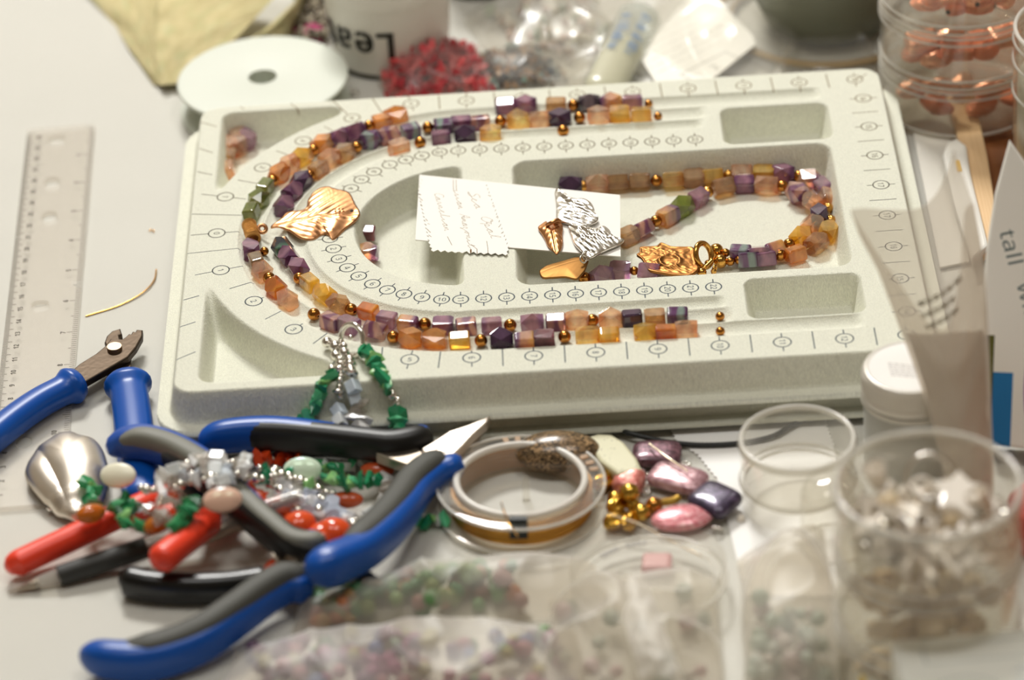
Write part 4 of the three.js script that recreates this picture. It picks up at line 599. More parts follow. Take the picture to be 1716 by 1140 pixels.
{ // jar with a white lid
  const c = at(1527, 614, 48 * mm), b = V(c.x, 0, c.z), T = thing('lidded_jar', 'frosted jar with a silvery screw lid and white printed label', 'jar', b), r = 19.4 * mm;
  part('jar_body', lathe([[0, 0], [r - 2 * mm, 0], [r - 0.6 * mm, 2 * mm], [r - 0.6 * mm, 33 * mm], [r - 2 * mm, 35 * mm]], 60), phy(S3(214, 214, 208), { transmission: 0.35, roughness: 0.5, thickness: 0 }), T);
  part('jar_collar', lathe([[r, 33 * mm], [r + 0.6 * mm, 34 * mm], [r, 35.2 * mm]], 60), phy(S3(226, 222, 212), { roughness: 0.35 }), T);
  const lid = phy(S3(226, 221, 211), { roughness: 0.32, metalness: 0.25 }), lp = [[r - 1 * mm, 35.6 * mm], [r + 0.4 * mm, 36 * mm], [r + 0.5 * mm, 38 * mm], [r - 0.2 * mm, 39 * mm], [r, 40 * mm], [r, 46.5 * mm], [r - 0.8 * mm, 47.8 * mm], [r - 1.8 * mm, 48.2 * mm], [r - 2.2 * mm, 47.6 * mm], [0, 47.6 * mm]];
  part('screw_lid', lathe(lp, 72), lid, T);
  for (let i = 0; i < 90; i++) { const a = i / 90 * 2 * PI; if (Math.sin(a) > -0.2) part('lid_ridge', new THREE.CylinderGeometry(0.35 * mm, 0.35 * mm, 6 * mm, 5), lid, T, V(Math.cos(a) * r, 43 * mm, Math.sin(a) * r)); }
  const lab = canvasTex(512, 512, (x) => { x.fillStyle = '#f6f4f0'; x.fillRect(0, 0, 512, 512); x.fillStyle = '#8c8484'; x.save(); x.translate(256, 280); x.rotate(0.28); for (let i = 0; i < 6; i++) { let p = -150 + i * 8; while (p < 130 - i * 14) { const w = rr(8, 34); x.fillRect(p, -40 + i * 24, w, 7); p += w + 8; } } x.restore(); });
  part('paper_label', new THREE.CircleGeometry(r - 2.6 * mm, 60).rotateX(-PI / 2), std(0xffffff, 0.7, 0, { map: lab }), T, V(0, 47.75 * mm, 0));
}
// ---------------------------------------------------------------- paper, cord and the heap of beads by the spool
{
  const pts = [[1125, 713], [1240, 700], [1378, 690], [1384, 716], [1396, 748], [1420, 850], [1440, 1000], [1250, 1000], [1201, 800], [1171, 762], [1134, 738]].map(([u, v]) => at(u, v, 0.6 * mm)), out = [];
  pts.forEach((p, i) => { const q = pts[(i + 1) % pts.length], L = p.distanceTo(q), n = Math.max(1, Math.round(L / (3 * mm))), d = q.clone().sub(p), s = V(d.z, 0, -d.x).normalize(); for (let k = 0; k < n; k++) { out.push(p.clone().addScaledVector(d, k / n)); if (i === 8 || i === 9 || i === 10 || i === 3 || i === 2) out.push(p.clone().addScaledVector(d, (k + 0.5) / n).addScaledVector(s, 1 * mm)); } });
  const [g, c] = slab(out, 0.3 * mm); solo('pinked_paper', 'bright white paper with a zigzag pinked edge under the clear jar', 'paper', g, std(S3(250, 249, 246), 0.8), c.setY(0.5 * mm));
  const cp = path([[1035, 716, 3], [1051, 725, 4], [1085, 734, 3], [1117, 741, 2.4], [1171, 746, 2], [1231, 744, 2], [1275, 737, 2.2], [1301, 729, 2.6], [1325, 714, 3], [1347, 704, 3], [1370, 700, 2.6]]);
  solo('leather_cord', 'black cord curving from under the board across the white paper', 'cord', tube(rel(cp, cp[4]), 1.1 * mm, 10, 80), phy(S3(30, 32, 32), { roughness: 0.4 }), cp[4]);
  const pebbleAt = (name, label, cat, geo, mat, u, v, h, yaw, group, tilt = 0) => { const m = solo(name, label, cat, geo, mat, at(u, v, h * mm), group); m.rotation.set(tilt, yaw, 0, 'YXZ'); return m; };
  const speck = dataTex(128, 128, (x, y) => { const v = Math.abs(N3(x / 7, y / 7, 5)) < 0.13 ? 1 : 0; return v ? [196, 160, 116] : [40, 32, 24]; }, true);
  pebbleAt('oval_bead', 'speckled black and tan oval bead half under the board rim behind the spool', 'bead', pebble(35 * mm, 21 * mm, 15 * mm), phy(0xffffff, { map: rep(speck, 3, 2), roughness: 0.25 }), 935, 757, 7.6, -0.08);
  const dots = dataTex(128, 128, (x, y) => { const v = N3(x / 5, y / 5, 9) + N3(x / 17, y / 17, 2) * 0.5; return v > 0.62 ? [90, 86, 60] : [216, 212, 178]; }, true);
  { const [g2, c2] = slab([[987, 736], [1003, 731], [1022, 732], [1041, 744], [1062, 770], [1069, 786], [1038, 792], [1010, 772]].map(([u, v]) => at(u, v, 9 * mm)), 9 * mm, 1.4 * mm), p = g2.attributes.uv; for (let i = 0; i < p.count; i++) p.setXY(i, p.getX(i) * 40, p.getY(i) * 40); solo('block_bead', 'cream speckled slab bead leaning by the board rim', 'bead', g2, phy(0xffffff, { map: dots, roughness: 0.3 }), c2.setY(0.5 * mm)); }
  const foil = (a, b, s) => phy(0xffffff, { map: dataTex(128, 128, (x, y) => { const k = clamp(0.5 + N3(x / 3.2, y / 34, s) * 0.75 + N3(x / 30, y / 4, s + 3) * 0.6 - 0.5 * Math.exp(-((N3(x / 12, y / 9, s + 6)) ** 2) * 160), 0, 1); return [0, 1, 2].map((i) => lerp(a[i], b[i], k)); }, true), roughness: 0.34, metalness: 0.3, clearcoat: 0.5, clearcoatRoughness: 0.08 });
  const pillow = (l, w, t) => { const g = new THREE.SphereGeometry(1, 40, 24), p = g.attributes.position, E = (c, e) => Math.sign(c) * Math.abs(c) ** e; for (let i = 0; i < p.count; i++) { const a = Math.atan2(p.getZ(i), p.getX(i)), s = Math.hypot(p.getX(i), p.getZ(i)); p.setXYZ(i, E(Math.cos(a), 0.45) * E(s, 0.55) * l / 2, E(p.getY(i), 0.8) * t / 2, E(Math.sin(a), 0.45) * E(s, 0.55) * w / 2); } g.computeVertexNormals(); return g; };
  pebbleAt('foil_bead', 'dusky purple foil glass bead in the shadow under the board rim', 'bead', pillow(20 * mm, 15 * mm, 6 * mm), foil([66, 38, 48], [150, 104, 116], 1), 1101, 761, 4.5, -0.1, 'foil glass beads', 0.02);
  pebbleAt('foil_bead', 'long mauve pink foil glass bead, between the dusky and the navy ones', 'bead', pillow(24 * mm, 15 * mm, 6 * mm), foil([150, 104, 112], [226, 192, 194], 2), 1136, 802, 5, -0.5, 'foil glass beads', 0.04);
  pebbleAt('foil_bead', 'navy purple squarish foil glass bead with a gold edge', 'bead', pillow(19 * mm, 17 * mm, 7 * mm), foil([36, 28, 48], [104, 86, 116], 3), 1198, 838, 6, -0.75, 'foil glass beads', 0.06);
  pebbleAt('foil_bead', 'coral pink square foil glass bead behind the gold balls', 'bead', pillow(12.5 * mm, 12 * mm, 8 * mm), foil([190, 92, 84], [236, 176, 160], 4), 1054, 807, 5, -0.3, 'foil glass beads', 0.2);
  pebbleAt('foil_bead', 'flat rose pink oval foil glass bead, beside the round plastic lid', 'bead', pebble(25 * mm, 15 * mm, 6 * mm), foil([196, 96, 108], [240, 196, 196], 5), 1143, 868, 4.5, 0.12, 'foil glass beads', 0.08);
  [[1009, 779, 3.2, 'behind the coral pink bead, far one of two'], [1022, 795, 3.4, 'touching the coral pink bead, near one of two'], [1055, 826, 4, 'largest, on top of the gold heap'], [1061, 847, 3, 'small, in the middle of the gold heap'], [1075, 860, 3.8, 'in front of the gold heap beside the rose pink bead'], [1096, 848, 3.6, 'darker, at the side of the gold heap next to the gold hook'], [1031, 836, 3.2, 'half hidden under the largest one']].forEach(([u, v, r, w], i) => pebbleAt('gold_ball', 'shiny brass ball ' + w, 'bead', new THREE.SphereGeometry(r * mm, 24, 16), i === 5 ? bronze : phy(S3(206, 164, 74), { metalness: 1, roughness: 0.2 }), u, v, i === 2 ? 9 : r + 1, 0, 'brass balls by the spool'));
  const petal = (() => { const g = new THREE.SphereGeometry(1, 32, 20), p = g.attributes.position; for (let i = 0; i < p.count; i++) { const x = p.getX(i), y = p.getY(i), z = p.getZ(i), a = Math.atan2(z, y); p.setXYZ(i, x * 5.4 * mm, y * 3.4 * mm * (1 + 0.18 * Math.cos(5 * a)), z * 3.4 * mm * (1 + 0.18 * Math.cos(5 * a))); } g.computeVertexNormals(); return g; })();
  [[1034, 848, 0.9, 'upright against the largest brass ball'], [1032, 874, 0.3, 'beside the clear spool rim'], [1054, 874, 1.4, 'lying under the small brass ball'], [1012, 808, 0.6, 'at the spool rim below the coral pink bead']].forEach(([u, v, a, w]) => pebbleAt('petal_bead', 'fluted brass petal bead ' + w, 'bead', petal, phy(S3(204, 158, 66), { metalness: 1, roughness: 0.24 }), u, v, 4, a, 'fluted brass beads', 0.2));
  { const q = path([[1096, 846, 6], [1112, 842, 5], [1130, 838, 4.5], [1138, 832, 4.5]]); solo('gold_hook', 'flat curved brass hook beside the rose pink bead', 'hook', sweep(rel(q, q[1]), (t) => oval(2.6 * mm * (0.6 + 0.4 * Math.sin(t * PI)), 1 * mm, 14), 24), phy(S3(212, 172, 84), { metalness: 1, roughness: 0.24 }), q[1]); }
  const daisy = merge(Array.from({ length: 7 }, (_, i) => moved(new THREE.SphereGeometry(0.8 * mm, 8, 6), Math.cos(i * 0.9) * 1.7 * mm, 0, Math.sin(i * 0.9) * 1.7 * mm)));
  [[1073, 788, 'beside the coral pink bead, far one'], [1084, 800, 'beside the coral pink bead, middle one'], [1088, 813, 'beside the coral pink bead, near one'], [1082, 822, 'beside the coral pink bead, next to the brass ball'], [1149, 778, 'above the long mauve bead'], [1202, 886, 'in front of the rose pink bead']].forEach(([u, v, w]) => pebbleAt('daisy_spacer', 'tiny silver daisy spacer ' + w, 'bead', daisy, silver, u, v, 2.4, rr(0, 3), 'silver daisy spacers', rr(0.3, 1)));
  pebbleAt('pearl', 'tiny white pearl at the foot of the navy foil bead', 'bead', new THREE.SphereGeometry(1.7 * mm, 16, 12), phy(S3(240, 232, 220), { roughness: 0.2 }), 1241, 869, 1.7, 0);
  const pin = (l, list) => { const q = path(list); solo('head_pin', l, 'pin', tube(rel(q, q[1]), 0.4 * mm, 8, 30), phy(S3(232, 216, 190), { metalness: 1, roughness: 0.25 }), q[1]); };
  pin('straight pale gold wire pin lying across the purple foil beads', [[1088, 744, 9.5], [1120, 768, 10], [1152, 790, 9]]);
  pin('long silver wire pin lying from the spool over the brass beads', [[1022, 862, 10], [1070, 878, 8], [1120, 905, 6], [1188, 938, 5]]);
  const clip = path([[778, 756, 3], [820, 752, 3], [868, 753, 3]]); solo('tweezers', 'pale steel tweezers tip lying along the board rim behind the spool', 'tweezers', sweep(rel(clip, clip[1]), (t) => oval(lerp(3, 1.4, t) * mm, 1 * mm, 12), 16), paleSteel, clip[1]);
}
// ---------------------------------------------------------------- bags and their contents
const ridge = (x, y, s) => 1 - Math.abs(N3(x, y, s)) * 2.2;
// a clear bag lying down: corners of the picture at table height, bulging by b, crumpled by a
function pillowBag(name, label, corners, b, a, mat, s, h0 = 0.4, group, freq = 0.62) {
  const C = corners.map(([u, v, h]) => at(u, v, (h ?? h0) * mm)), o = C.reduce((x, p) => x.add(p), V()).divideScalar(4); o.y = 0;
  const bil = (u, v) => { const p = C[0].clone().lerp(C[1], u), q = C[3].clone().lerp(C[2], u); return p.lerp(q, v); };
  const top = (u, v) => { const p = bil(u, v), e = Math.pow(Math.max(0, Math.sin(PI * clamp(u, 0, 1)) * Math.sin(PI * clamp(v, 0, 1))), 0.55), r = Math.max(0, ridge(p.x * 34 * freq, p.z * 34 * freq, s)) ** 2 * 0.8 + Math.max(0, ridge(p.x * 75 * freq, p.z * 60 * freq, s + 4)) ** 3 * 0.25; p.y += (b * e + a * (r - 0.3) * Math.min(1, e * 2)) * mm + 0.6 * mm; p.x += 2.5 * mm * N3(p.x * 30, p.z * 30, s + 7); p.z += 2.5 * mm * N3(p.z * 30, p.x * 30, s + 8); p.y = Math.max(p.y, (h0 + 0.3) * mm); return p.sub(o); };
  const bot = (u, v) => { const p = bil(u, v); p.x += 2.5 * mm * N3(p.x * 30, p.z * 30, s + 7); p.z += 2.5 * mm * N3(p.z * 30, p.x * 30, s + 8); return p.sub(o); };
  const T = thing(name, label, 'bag', o, group); part('upper_film', sheet(top, 90, 60), mat, T); part('lower_film', sheet(bot, 30, 20), mat, T); return [T, C, bil];
}
function scatter(name, label, geo, mat, n, place, cols, scale = [0.8, 1.2]) {
  const im = new THREE.InstancedMesh(geo, mat, n), M = new THREE.Matrix4(), Q = new THREE.Quaternion(), E = new THREE.Euler();
  for (let i = 0; i < n; i++) { const p = place(i); Q.setFromEuler(E.set(rr(0, 6), rr(0, 6), rr(0, 6))); const s = rr(...scale); M.compose(p, Q, V(s, s, s)); im.setMatrixAt(i, M); im.setColorAt(i, pick(cols)); }
  im.name = numbered(name); im.userData.kind = 'stuff'; scene.add(im); return tag(im, label, 'beads');
}
const inBag = (C, b, lo = [0.08, 0.08], hi = [0.92, 0.92]) => () => { const u = rr(lo[0], hi[0]), v = rr(lo[1], hi[1]), p = C[0].clone().lerp(C[1], u), q = C[3].clone().lerp(C[2], u); p.lerp(q, v); p.y = (2.5 + rnd() * b * Math.pow(Math.sin(PI * u) * Math.sin(PI * v), 0.6)) * mm; return p; };
const gloss = phy(0xffffff, { roughness: 0.4, transmission: 0.25, thickness: 0 });
const roundBead = new THREE.SphereGeometry(3 * mm, 16, 10);
const FQ = 0.6; const veil = phy(S3(247, 244, 238), { transmission: 0.84, roughness: 0.46, thickness: 0, ior: 1.45 });
{
  let [T, C] = pillowBag('bead_bag', 'clear bag of green and orange beads lying against the blue plier handle', [[505, 1005, 1], [985, 940, 1], [1050, 1030, 1], [490, 1062, 1]], 17, 6, veil, 2.1);
  scatter('bead_mix', 'green, orange and rose beads inside the clear bag by the blue plier handle', roundBead, gloss, 110, inBag(C, 11, [0.06, 0.1], [0.72, 0.85]), [S3(120, 170, 110), S3(90, 150, 100), S3(160, 190, 130), S3(206, 130, 80), S3(190, 150, 90), S3(170, 120, 110), S3(140, 160, 90)]);
  [T, C] = pillowBag('bead_bag', 'clear bag of purple, green and blue beads, in front of the green bead bag', [[395, 1085, 1], [960, 1058, 1], [1010, 1230, 1], [340, 1230, 1]], 20, 6, veil, 5.3);
  scatter('bead_mix', 'purple, pink, green and blue beads inside the bag in front of the green bead bag', roundBead, gloss, 150, inBag(C, 13, [0.05, 0.06], [0.95, 0.95]), [S3(130, 90, 120), S3(160, 110, 130), S3(110, 80, 110), S3(110, 150, 90), S3(190, 180, 110), S3(90, 110, 170), S3(190, 120, 130), S3(170, 80, 130)]);
  [T, C] = pillowBag('clear_bag', 'crumpled empty looking clear bag in front of the round plastic lid', [[920, 1000, 2], [1200, 968, 2], [1215, 1190, 2], [900, 1200, 2]], 22, 9, veil, 8.2);
  scatter('bead_mix', 'few pale pink and green beads inside the crumpled clear bag', roundBead, gloss, 22, inBag(C, 12), [S3(226, 200, 198), S3(210, 216, 204), S3(226, 220, 212), S3(196, 208, 194)]);
  [T, C] = pillowBag('clear_bag', 'crumpled shiny clear bag wedged against the stacked jars of silver findings', [[1238, 940, 2], [1385, 885, 2], [1420, 1180, 2], [1245, 1180, 2]], 30, 11, veil, 11.4);
  scatter('bead_mix', 'pale aqua, green and clear beads inside the bag against the stacked jars', roundBead, gloss, 40, inBag(C, 18, [0.08, 0.45], [0.9, 0.95]), [S3(220, 234, 228), S3(224, 230, 222), S3(236, 230, 224), S3(212, 226, 214), S3(232, 218, 218)]);
  // a bright folded plastic strip on the middle bag
  const o = at(1085, 1050, 20 * mm); solo('plastic_strip', 'folded whitish plastic strip running over the crumpled bag', 'plastic strip', sheet((u, v) => { const l = at(lerp(1030, 1075, v), lerp(985, 1150, v), (18 + 12 * Math.sin(v * 2.5)) * mm), r = at(lerp(1085, 1150, v), lerp(978, 1150, v), (20 + 12 * Math.sin(v * 2.5)) * mm), p = l.lerp(r, u); p.y += 4 * mm * Math.sin(u * PI) + 1.5 * mm * N3(u * 4, v * 9, 3); return p.sub(o); }, 14, 40), milky, o);
}
{ // round clear lid leaning on the bags
  const c = at(1087, 972, 8 * mm), T = thing('round_lid', 'round clear plastic lid with raised lettering lying in front of the rose pink bead', 'lid', c), r = 29.5 * mm; T.rotation.set(-0.05, 0, 0.03);
  part('lid_disc', lathe([[0, 0], [r - 1 * mm, 0], [r, 0.6 * mm], [r, 7 * mm], [r + 0.8 * mm, 7.4 * mm]], 80), clearPlastic, T);
  part('lid_rim', new THREE.TorusGeometry(r, 0.8 * mm, 8, 90).rotateX(PI / 2), rimPlastic, T); part('lid_ring', new THREE.TorusGeometry(r - 4 * mm, 0.4 * mm, 8, 90).rotateX(PI / 2), rimPlastic, T);
  for (let i = 0; i < 8; i++) { const a = -2.3 + i * 0.085 + (i > 3 ? 0.12 : 0); part('raised_mark', new RoundedBoxGeometry(1.6 * mm, 0.5 * mm, 2.6 * mm, 1, 0.1 * mm), pane(S3(200, 196, 190), 0.4, 0.5), T, V(Math.cos(a) * 25 * mm, 0.5 * mm, Math.sin(a) * 25 * mm)).rotation.y = -a + PI / 2; }
  const m = solo('foil_bead', 'dusty rose square foil glass bead seen through the round clear lid', 'bead', new RoundedBoxGeometry(12 * mm, 5 * mm, 11 * mm, 4, 2 * mm), phy(S3(206, 148, 148), { roughness: 0.25, clearcoat: 1 }), at(1101, 946, 3.4 * mm), 'foil glass beads'); m.rotation.y = -0.1;
}
// ---------------------------------------------------------------- stacked jars of silver findings
{
  const top = at(1555, 806, 92 * mm), r = 33.4 * mm, X = top.x, Zz = top.z, hs = [0, 30.4, 60.8];
  hs.forEach((h, i) => { const T = thing('findings_jar', ['lowest clear jar of the findings stack, with a yellow edged printed label', 'middle clear jar of the findings stack holding brownish bits', 'open top jar of the findings stack full of pearly silver pieces'][i], 'jar', V(X, h * mm + 0.3 * mm, Zz)); jar(T, r, 30.2 * mm, { floor: 2 * mm, rings: [27.2 * mm, 4 * mm] });
    if (!i) { const lab = canvasTex(512, 256, (x) => { x.fillStyle = '#d8d6c8'; x.fillRect(0, 0, 512, 256); x.fillStyle = '#e0bc2c'; x.fillRect(14, 20, 34, 190); x.fillStyle = '#6c7266'; for (let k = 0; k < 26; k++) x.fillRect(70 + (k % 5) * 84 + rr(0, 12), 60 + Math.floor(k / 5) * 36, rr(24, 70), 11); x.fillStyle = '#a27850'; x.fillRect(200, 20, 90, 26); }); part('printed_label', new THREE.CylinderGeometry(r + 0.3 * mm, r + 0.3 * mm, 20 * mm, 60, 1, true, -0.95, 1.3).translate(0, 14 * mm, 0), std(0xffffff, 0.6, 0, { map: lab, side: THREE.DoubleSide }), T); } });
  const pearlM = phy(S3(246, 238, 226), { roughness: 0.22, clearcoat: 0.6 }), paleM = phy(S3(236, 226, 212), { roughness: 0.3, metalness: 0.5 }), tanM = phy(S3(226, 206, 172), { roughness: 0.35 }), brownM = phy(S3(198, 170, 128), { roughness: 0.4 });
  const ringG = new THREE.TorusGeometry(4.2 * mm, 0.9 * mm, 8, 26), cone = lathe([[0.4 * mm, 0], [1.6 * mm, 0.4 * mm], [2.6 * mm, 4 * mm], [3.6 * mm, 8 * mm], [3.2 * mm, 8 * mm], [1.2 * mm, 1 * mm]], 14), fluteC = (() => { const g = lathe([[0.4 * mm, 0], [3.2 * mm, 0.8 * mm], [4.6 * mm, 2.4 * mm], [5 * mm, 3.8 * mm], [4.4 * mm, 3.6 * mm], [2 * mm, 1.6 * mm]], 30), p = g.attributes.position; for (let i = 0; i < p.count; i++) { const a = Math.atan2(p.getZ(i), p.getX(i)), k = 1 + 0.09 * Math.cos(a * 8); p.setX(i, p.getX(i) * k); p.setZ(i, p.getZ(i) * k); } g.computeVertexNormals(); return g; })(), pear = new THREE.SphereGeometry(3 * mm, 16, 12), tubeG = lathe([[1 * mm, -5 * mm], [1.8 * mm, -5 * mm], [1.6 * mm, 0], [1.8 * mm, 5 * mm], [1 * mm, 5 * mm]], 14);
  const kinds = [['silver_cone', cone], ['silver_ring', ringG], ['silver_flower', fluteC], ['pearl', pear], ['silver_tube', tubeG]];
  const words = { silver_cone: 'small silver cone heaped in the open findings jar', silver_ring: 'plain silvery ring heaped in the open findings jar', silver_flower: 'fluted flower shaped silver finding heaped in the open findings jar', pearl: 'creamy pearl bead heaped in the open findings jar', silver_tube: 'short silvery tube heaped in the open findings jar' };
  for (let i = 0; i < 78; i++) { const [n, g] = kinds[i % 5], a = i * 2.39996, q = Math.sqrt((i + 0.5) / 78) * 0.86, lay = Math.floor(rnd() * 3); const m = solo(n, words[n], 'finding', g, n === 'pearl' ? pick([pearlM, pearlM, tanM]) : pick([silver, paleM, pearlM, pearlM]), V(X + Math.cos(a) * q * (r - 4 * mm), (60.8 + 6 + lay * 4 + (1 - q) * 3) * mm, Zz + Math.sin(a) * q * (r - 4 * mm)), words[n].replace(' heaped', 's')); m.rotation.set(rr(0, 6), rr(0, 6), rr(0, 6)); m.scale.setScalar(rr(1, 1.4)); }
  const st = V(X + 12 * mm, 80 * mm, Zz - 4 * mm), sh = new THREE.Shape(); for (let i = 0; i < 11; i++) { const a = i / 11 * 2 * PI, q = (i % 2 ? 6.5 : 10.5) * mm; i ? sh.lineTo(Math.cos(a) * q, Math.sin(a) * q) : sh.moveTo(q, 0); }
  const star = solo('shell_star', 'large cream starfish shaped piece on top in the open findings jar', 'finding', new THREE.ExtrudeGeometry(sh, { depth: 2.4 * mm, bevelEnabled: true, bevelSize: 1 * mm, bevelThickness: 1 * mm, bevelSegments: 2 }), pearlM, st); star.rotation.set(-1.4, 0.2, 0.4);
  const big = solo('finding_hoop', 'large silver hoop leaning on the wall in the open findings jar', 'finding', new THREE.TorusGeometry(8.5 * mm, 0.9 * mm, 8, 36), silver, V(X + 2 * mm, 84 * mm, Zz - 13 * mm)); big.rotation.set(-0.5, 0, 0);
  for (let i = 0; i < 26; i++) { const a = i * 2.39996, q = Math.sqrt((i + 0.5) / 26) * 0.85; const m = solo('brown_bead', 'brown stone bead inside the middle jar of the findings stack', 'bead', pick(NUGGETS), pick([tanM, brownM]), V(X + Math.cos(a) * q * (r - 5 * mm), (30.4 + 6 + (i % 2) * 5) * mm, Zz + Math.sin(a) * q * (r - 5 * mm)), 'brown beads in the middle findings jar'); m.rotation.set(rr(0, 6), rr(0, 6), 0); }
  for (let i = 0; i < 20; i++) { const a = i * 2.39996, q = Math.sqrt((i + 0.5) / 20) * 0.82; const m = solo('tan_bead', 'tan stone bead inside the lowest jar of the findings stack', 'bead', pick(CUBES), tanM, V(X + Math.cos(a) * q * (r - 5 * mm), (6 + (i % 2) * 5) * mm, Zz + Math.sin(a) * q * (r - 5 * mm)), 'tan beads in the lowest findings jar'); m.rotation.set(rr(0, 6), rr(0, 6), 0); }
  // small round clear dome beside the stack
  const d = at(1396, 852, 18 * mm), D = thing('clear_dome', 'small clear domed cap tucked behind the findings stack', 'cap', V(d.x, 0.4 * mm, d.z)); part('dome', lathe([[0, 32 * mm], [6 * mm, 31.6 * mm], [11 * mm, 29 * mm], [12.6 * mm, 25 * mm], [13 * mm, 0]], 48), clearPlastic, D); part('dome_rim', new THREE.TorusGeometry(13 * mm, 0.8 * mm, 8, 50).rotateX(PI / 2), rimPlastic, D);
}
{ // red cap beyond the findings stack, cut off by the frame
  const p = at(1752, 905, 0), T = thing('red_stopper', 'round brick red stopper partly seen behind the findings stack', 'stopper', V(p.x, 0.3 * mm, p.z)); part('body', lathe([[0, 0], [14 * mm, 0], [15 * mm, 1 * mm], [15 * mm, 17 * mm], [13.6 * mm, 19 * mm], [0, 19 * mm]], 50), std(S3(196, 62, 48), 0.5), T); part('ring', new THREE.TorusGeometry(15 * mm, 0.8 * mm, 8, 50).rotateX(PI / 2).translate(0, 4 * mm, 0), std(S3(180, 52, 42), 0.5), T);
}
{ // white box at the corner
  const b = at(1500, 1063, 40 * mm), lab = canvasTex(512, 512, (x) => { x.fillStyle = '#f0f1e8'; x.fillRect(0, 0, 512, 512); x.strokeStyle = '#c6ccc8'; x.lineWidth = 6; x.strokeRect(60, 40, 420, 90); x.beginPath(); x.arc(140, 300, 90, 0, 7); x.stroke(); x.fillStyle = '#ccd4d6'; for (let i = 0; i < 14; i++) x.fillRect(260 + rr(0, 30), 180 + i * 22, rr(60, 200), 8); });
  const g = new RoundedBoxGeometry(0.075, 0.04, 0.06, 3, 0.002); const T = thing('white_box', 'small white cardboard box with faint print in front of the findings stack', 'box', V(b.x + 0.037, 0.0202, b.z + 0.031)); T.rotation.y = 0.06;
  part('box', g, std(S3(240, 241, 234), 0.6), T); part('printed_top', new THREE.PlaneGeometry(0.071, 0.056).rotateX(-PI / 2), std(0xffffff, 0.6, 0, { map: lab }), T, V(0, 0.0203, 0));
}
// ---------------------------------------------------------------- frosted pouch, packet and strips by the board's short side
{
  const o = at(1618, 862, 0), PN = V(0, 0.28, 0.96).normalize(), L = [[1592, 858], [1574, 768], [1556, 690], [1530, 610], [1500, 530], [1472, 455], [1440, 395], [1425, 352]], R = [[1666, 860], [1665, 772], [1662, 690], [1658, 600], [1654, 520], [1648, 430], [1632, 340], [1598, 250]];
  const along = (A, t) => { const f = t * (A.length - 1), i = Math.min(A.length - 2, Math.floor(f)); return [lerp(A[i][0], A[i + 1][0], f - i), lerp(A[i][1], A[i + 1][1], f - i)]; };
  const face = (k, topCut) => (u, v) => { const w = v * topCut(u), l = along(L, w), r = along(R, w), p = atP(lerp(l[0], r[0], u), lerp(l[1], r[1], u), o, PN), e = Math.sin(PI * u); p.z += k * (0.3 + 0.7 * w) * 13 * mm * e + 1.6 * mm * N3(u * 3, v * 5, k * 3); return p.sub(o); };
  const T = thing('plastic_pouch', 'tall open frosted plastic pouch standing at the short side of the bead board', 'pouch', o), frost = phy(S3(243, 238, 230), { transmission: 0.72, roughness: 0.5, thickness: 0 });
  part('front_film', sheet(face(1, (u) => 0.86 - 0.3 * Math.sin(PI * clamp(u * 1.1, 0, 1)) + 0.14 * (u < 0.1 ? 1 - u * 10 : 0)), 30, 60), frost, T);
  part('back_film', sheet(face(-1, (u) => 1 - 0.16 * Math.sin(PI * u)), 30, 60), frost, T);
  part('paper_insert', sheet((u, v) => face(0.2, () => 0.52)(0.06 + u * 0.88, 0.02 + v * 0.98), 20, 30), std(S3(222, 213, 200), 0.8), T);
  const txt = canvasTex(512, 256, (x) => { x.clearRect(0, 0, 512, 256); x.fillStyle = '#c2bdad'; x.font = 'bold 54px sans-serif'; for (let i = 0; i < 3; i++) { let p = 20; while (p < 440 - i * 60) { const w = rr(30, 90); x.fillRect(p, 30 + i * 80, w, 34); p += w + 16; } } });
  part('printed_lines', sheet((u, v) => { const p = face(1.06, (q) => 1)(0.28 + u * 0.52 - v * 0.02, 0.54 + v * 0.11 + u * 0.07); return p; }, 16, 8), std(0xffffff, 0.8, 0, { map: txt, transparent: true }), T);
}
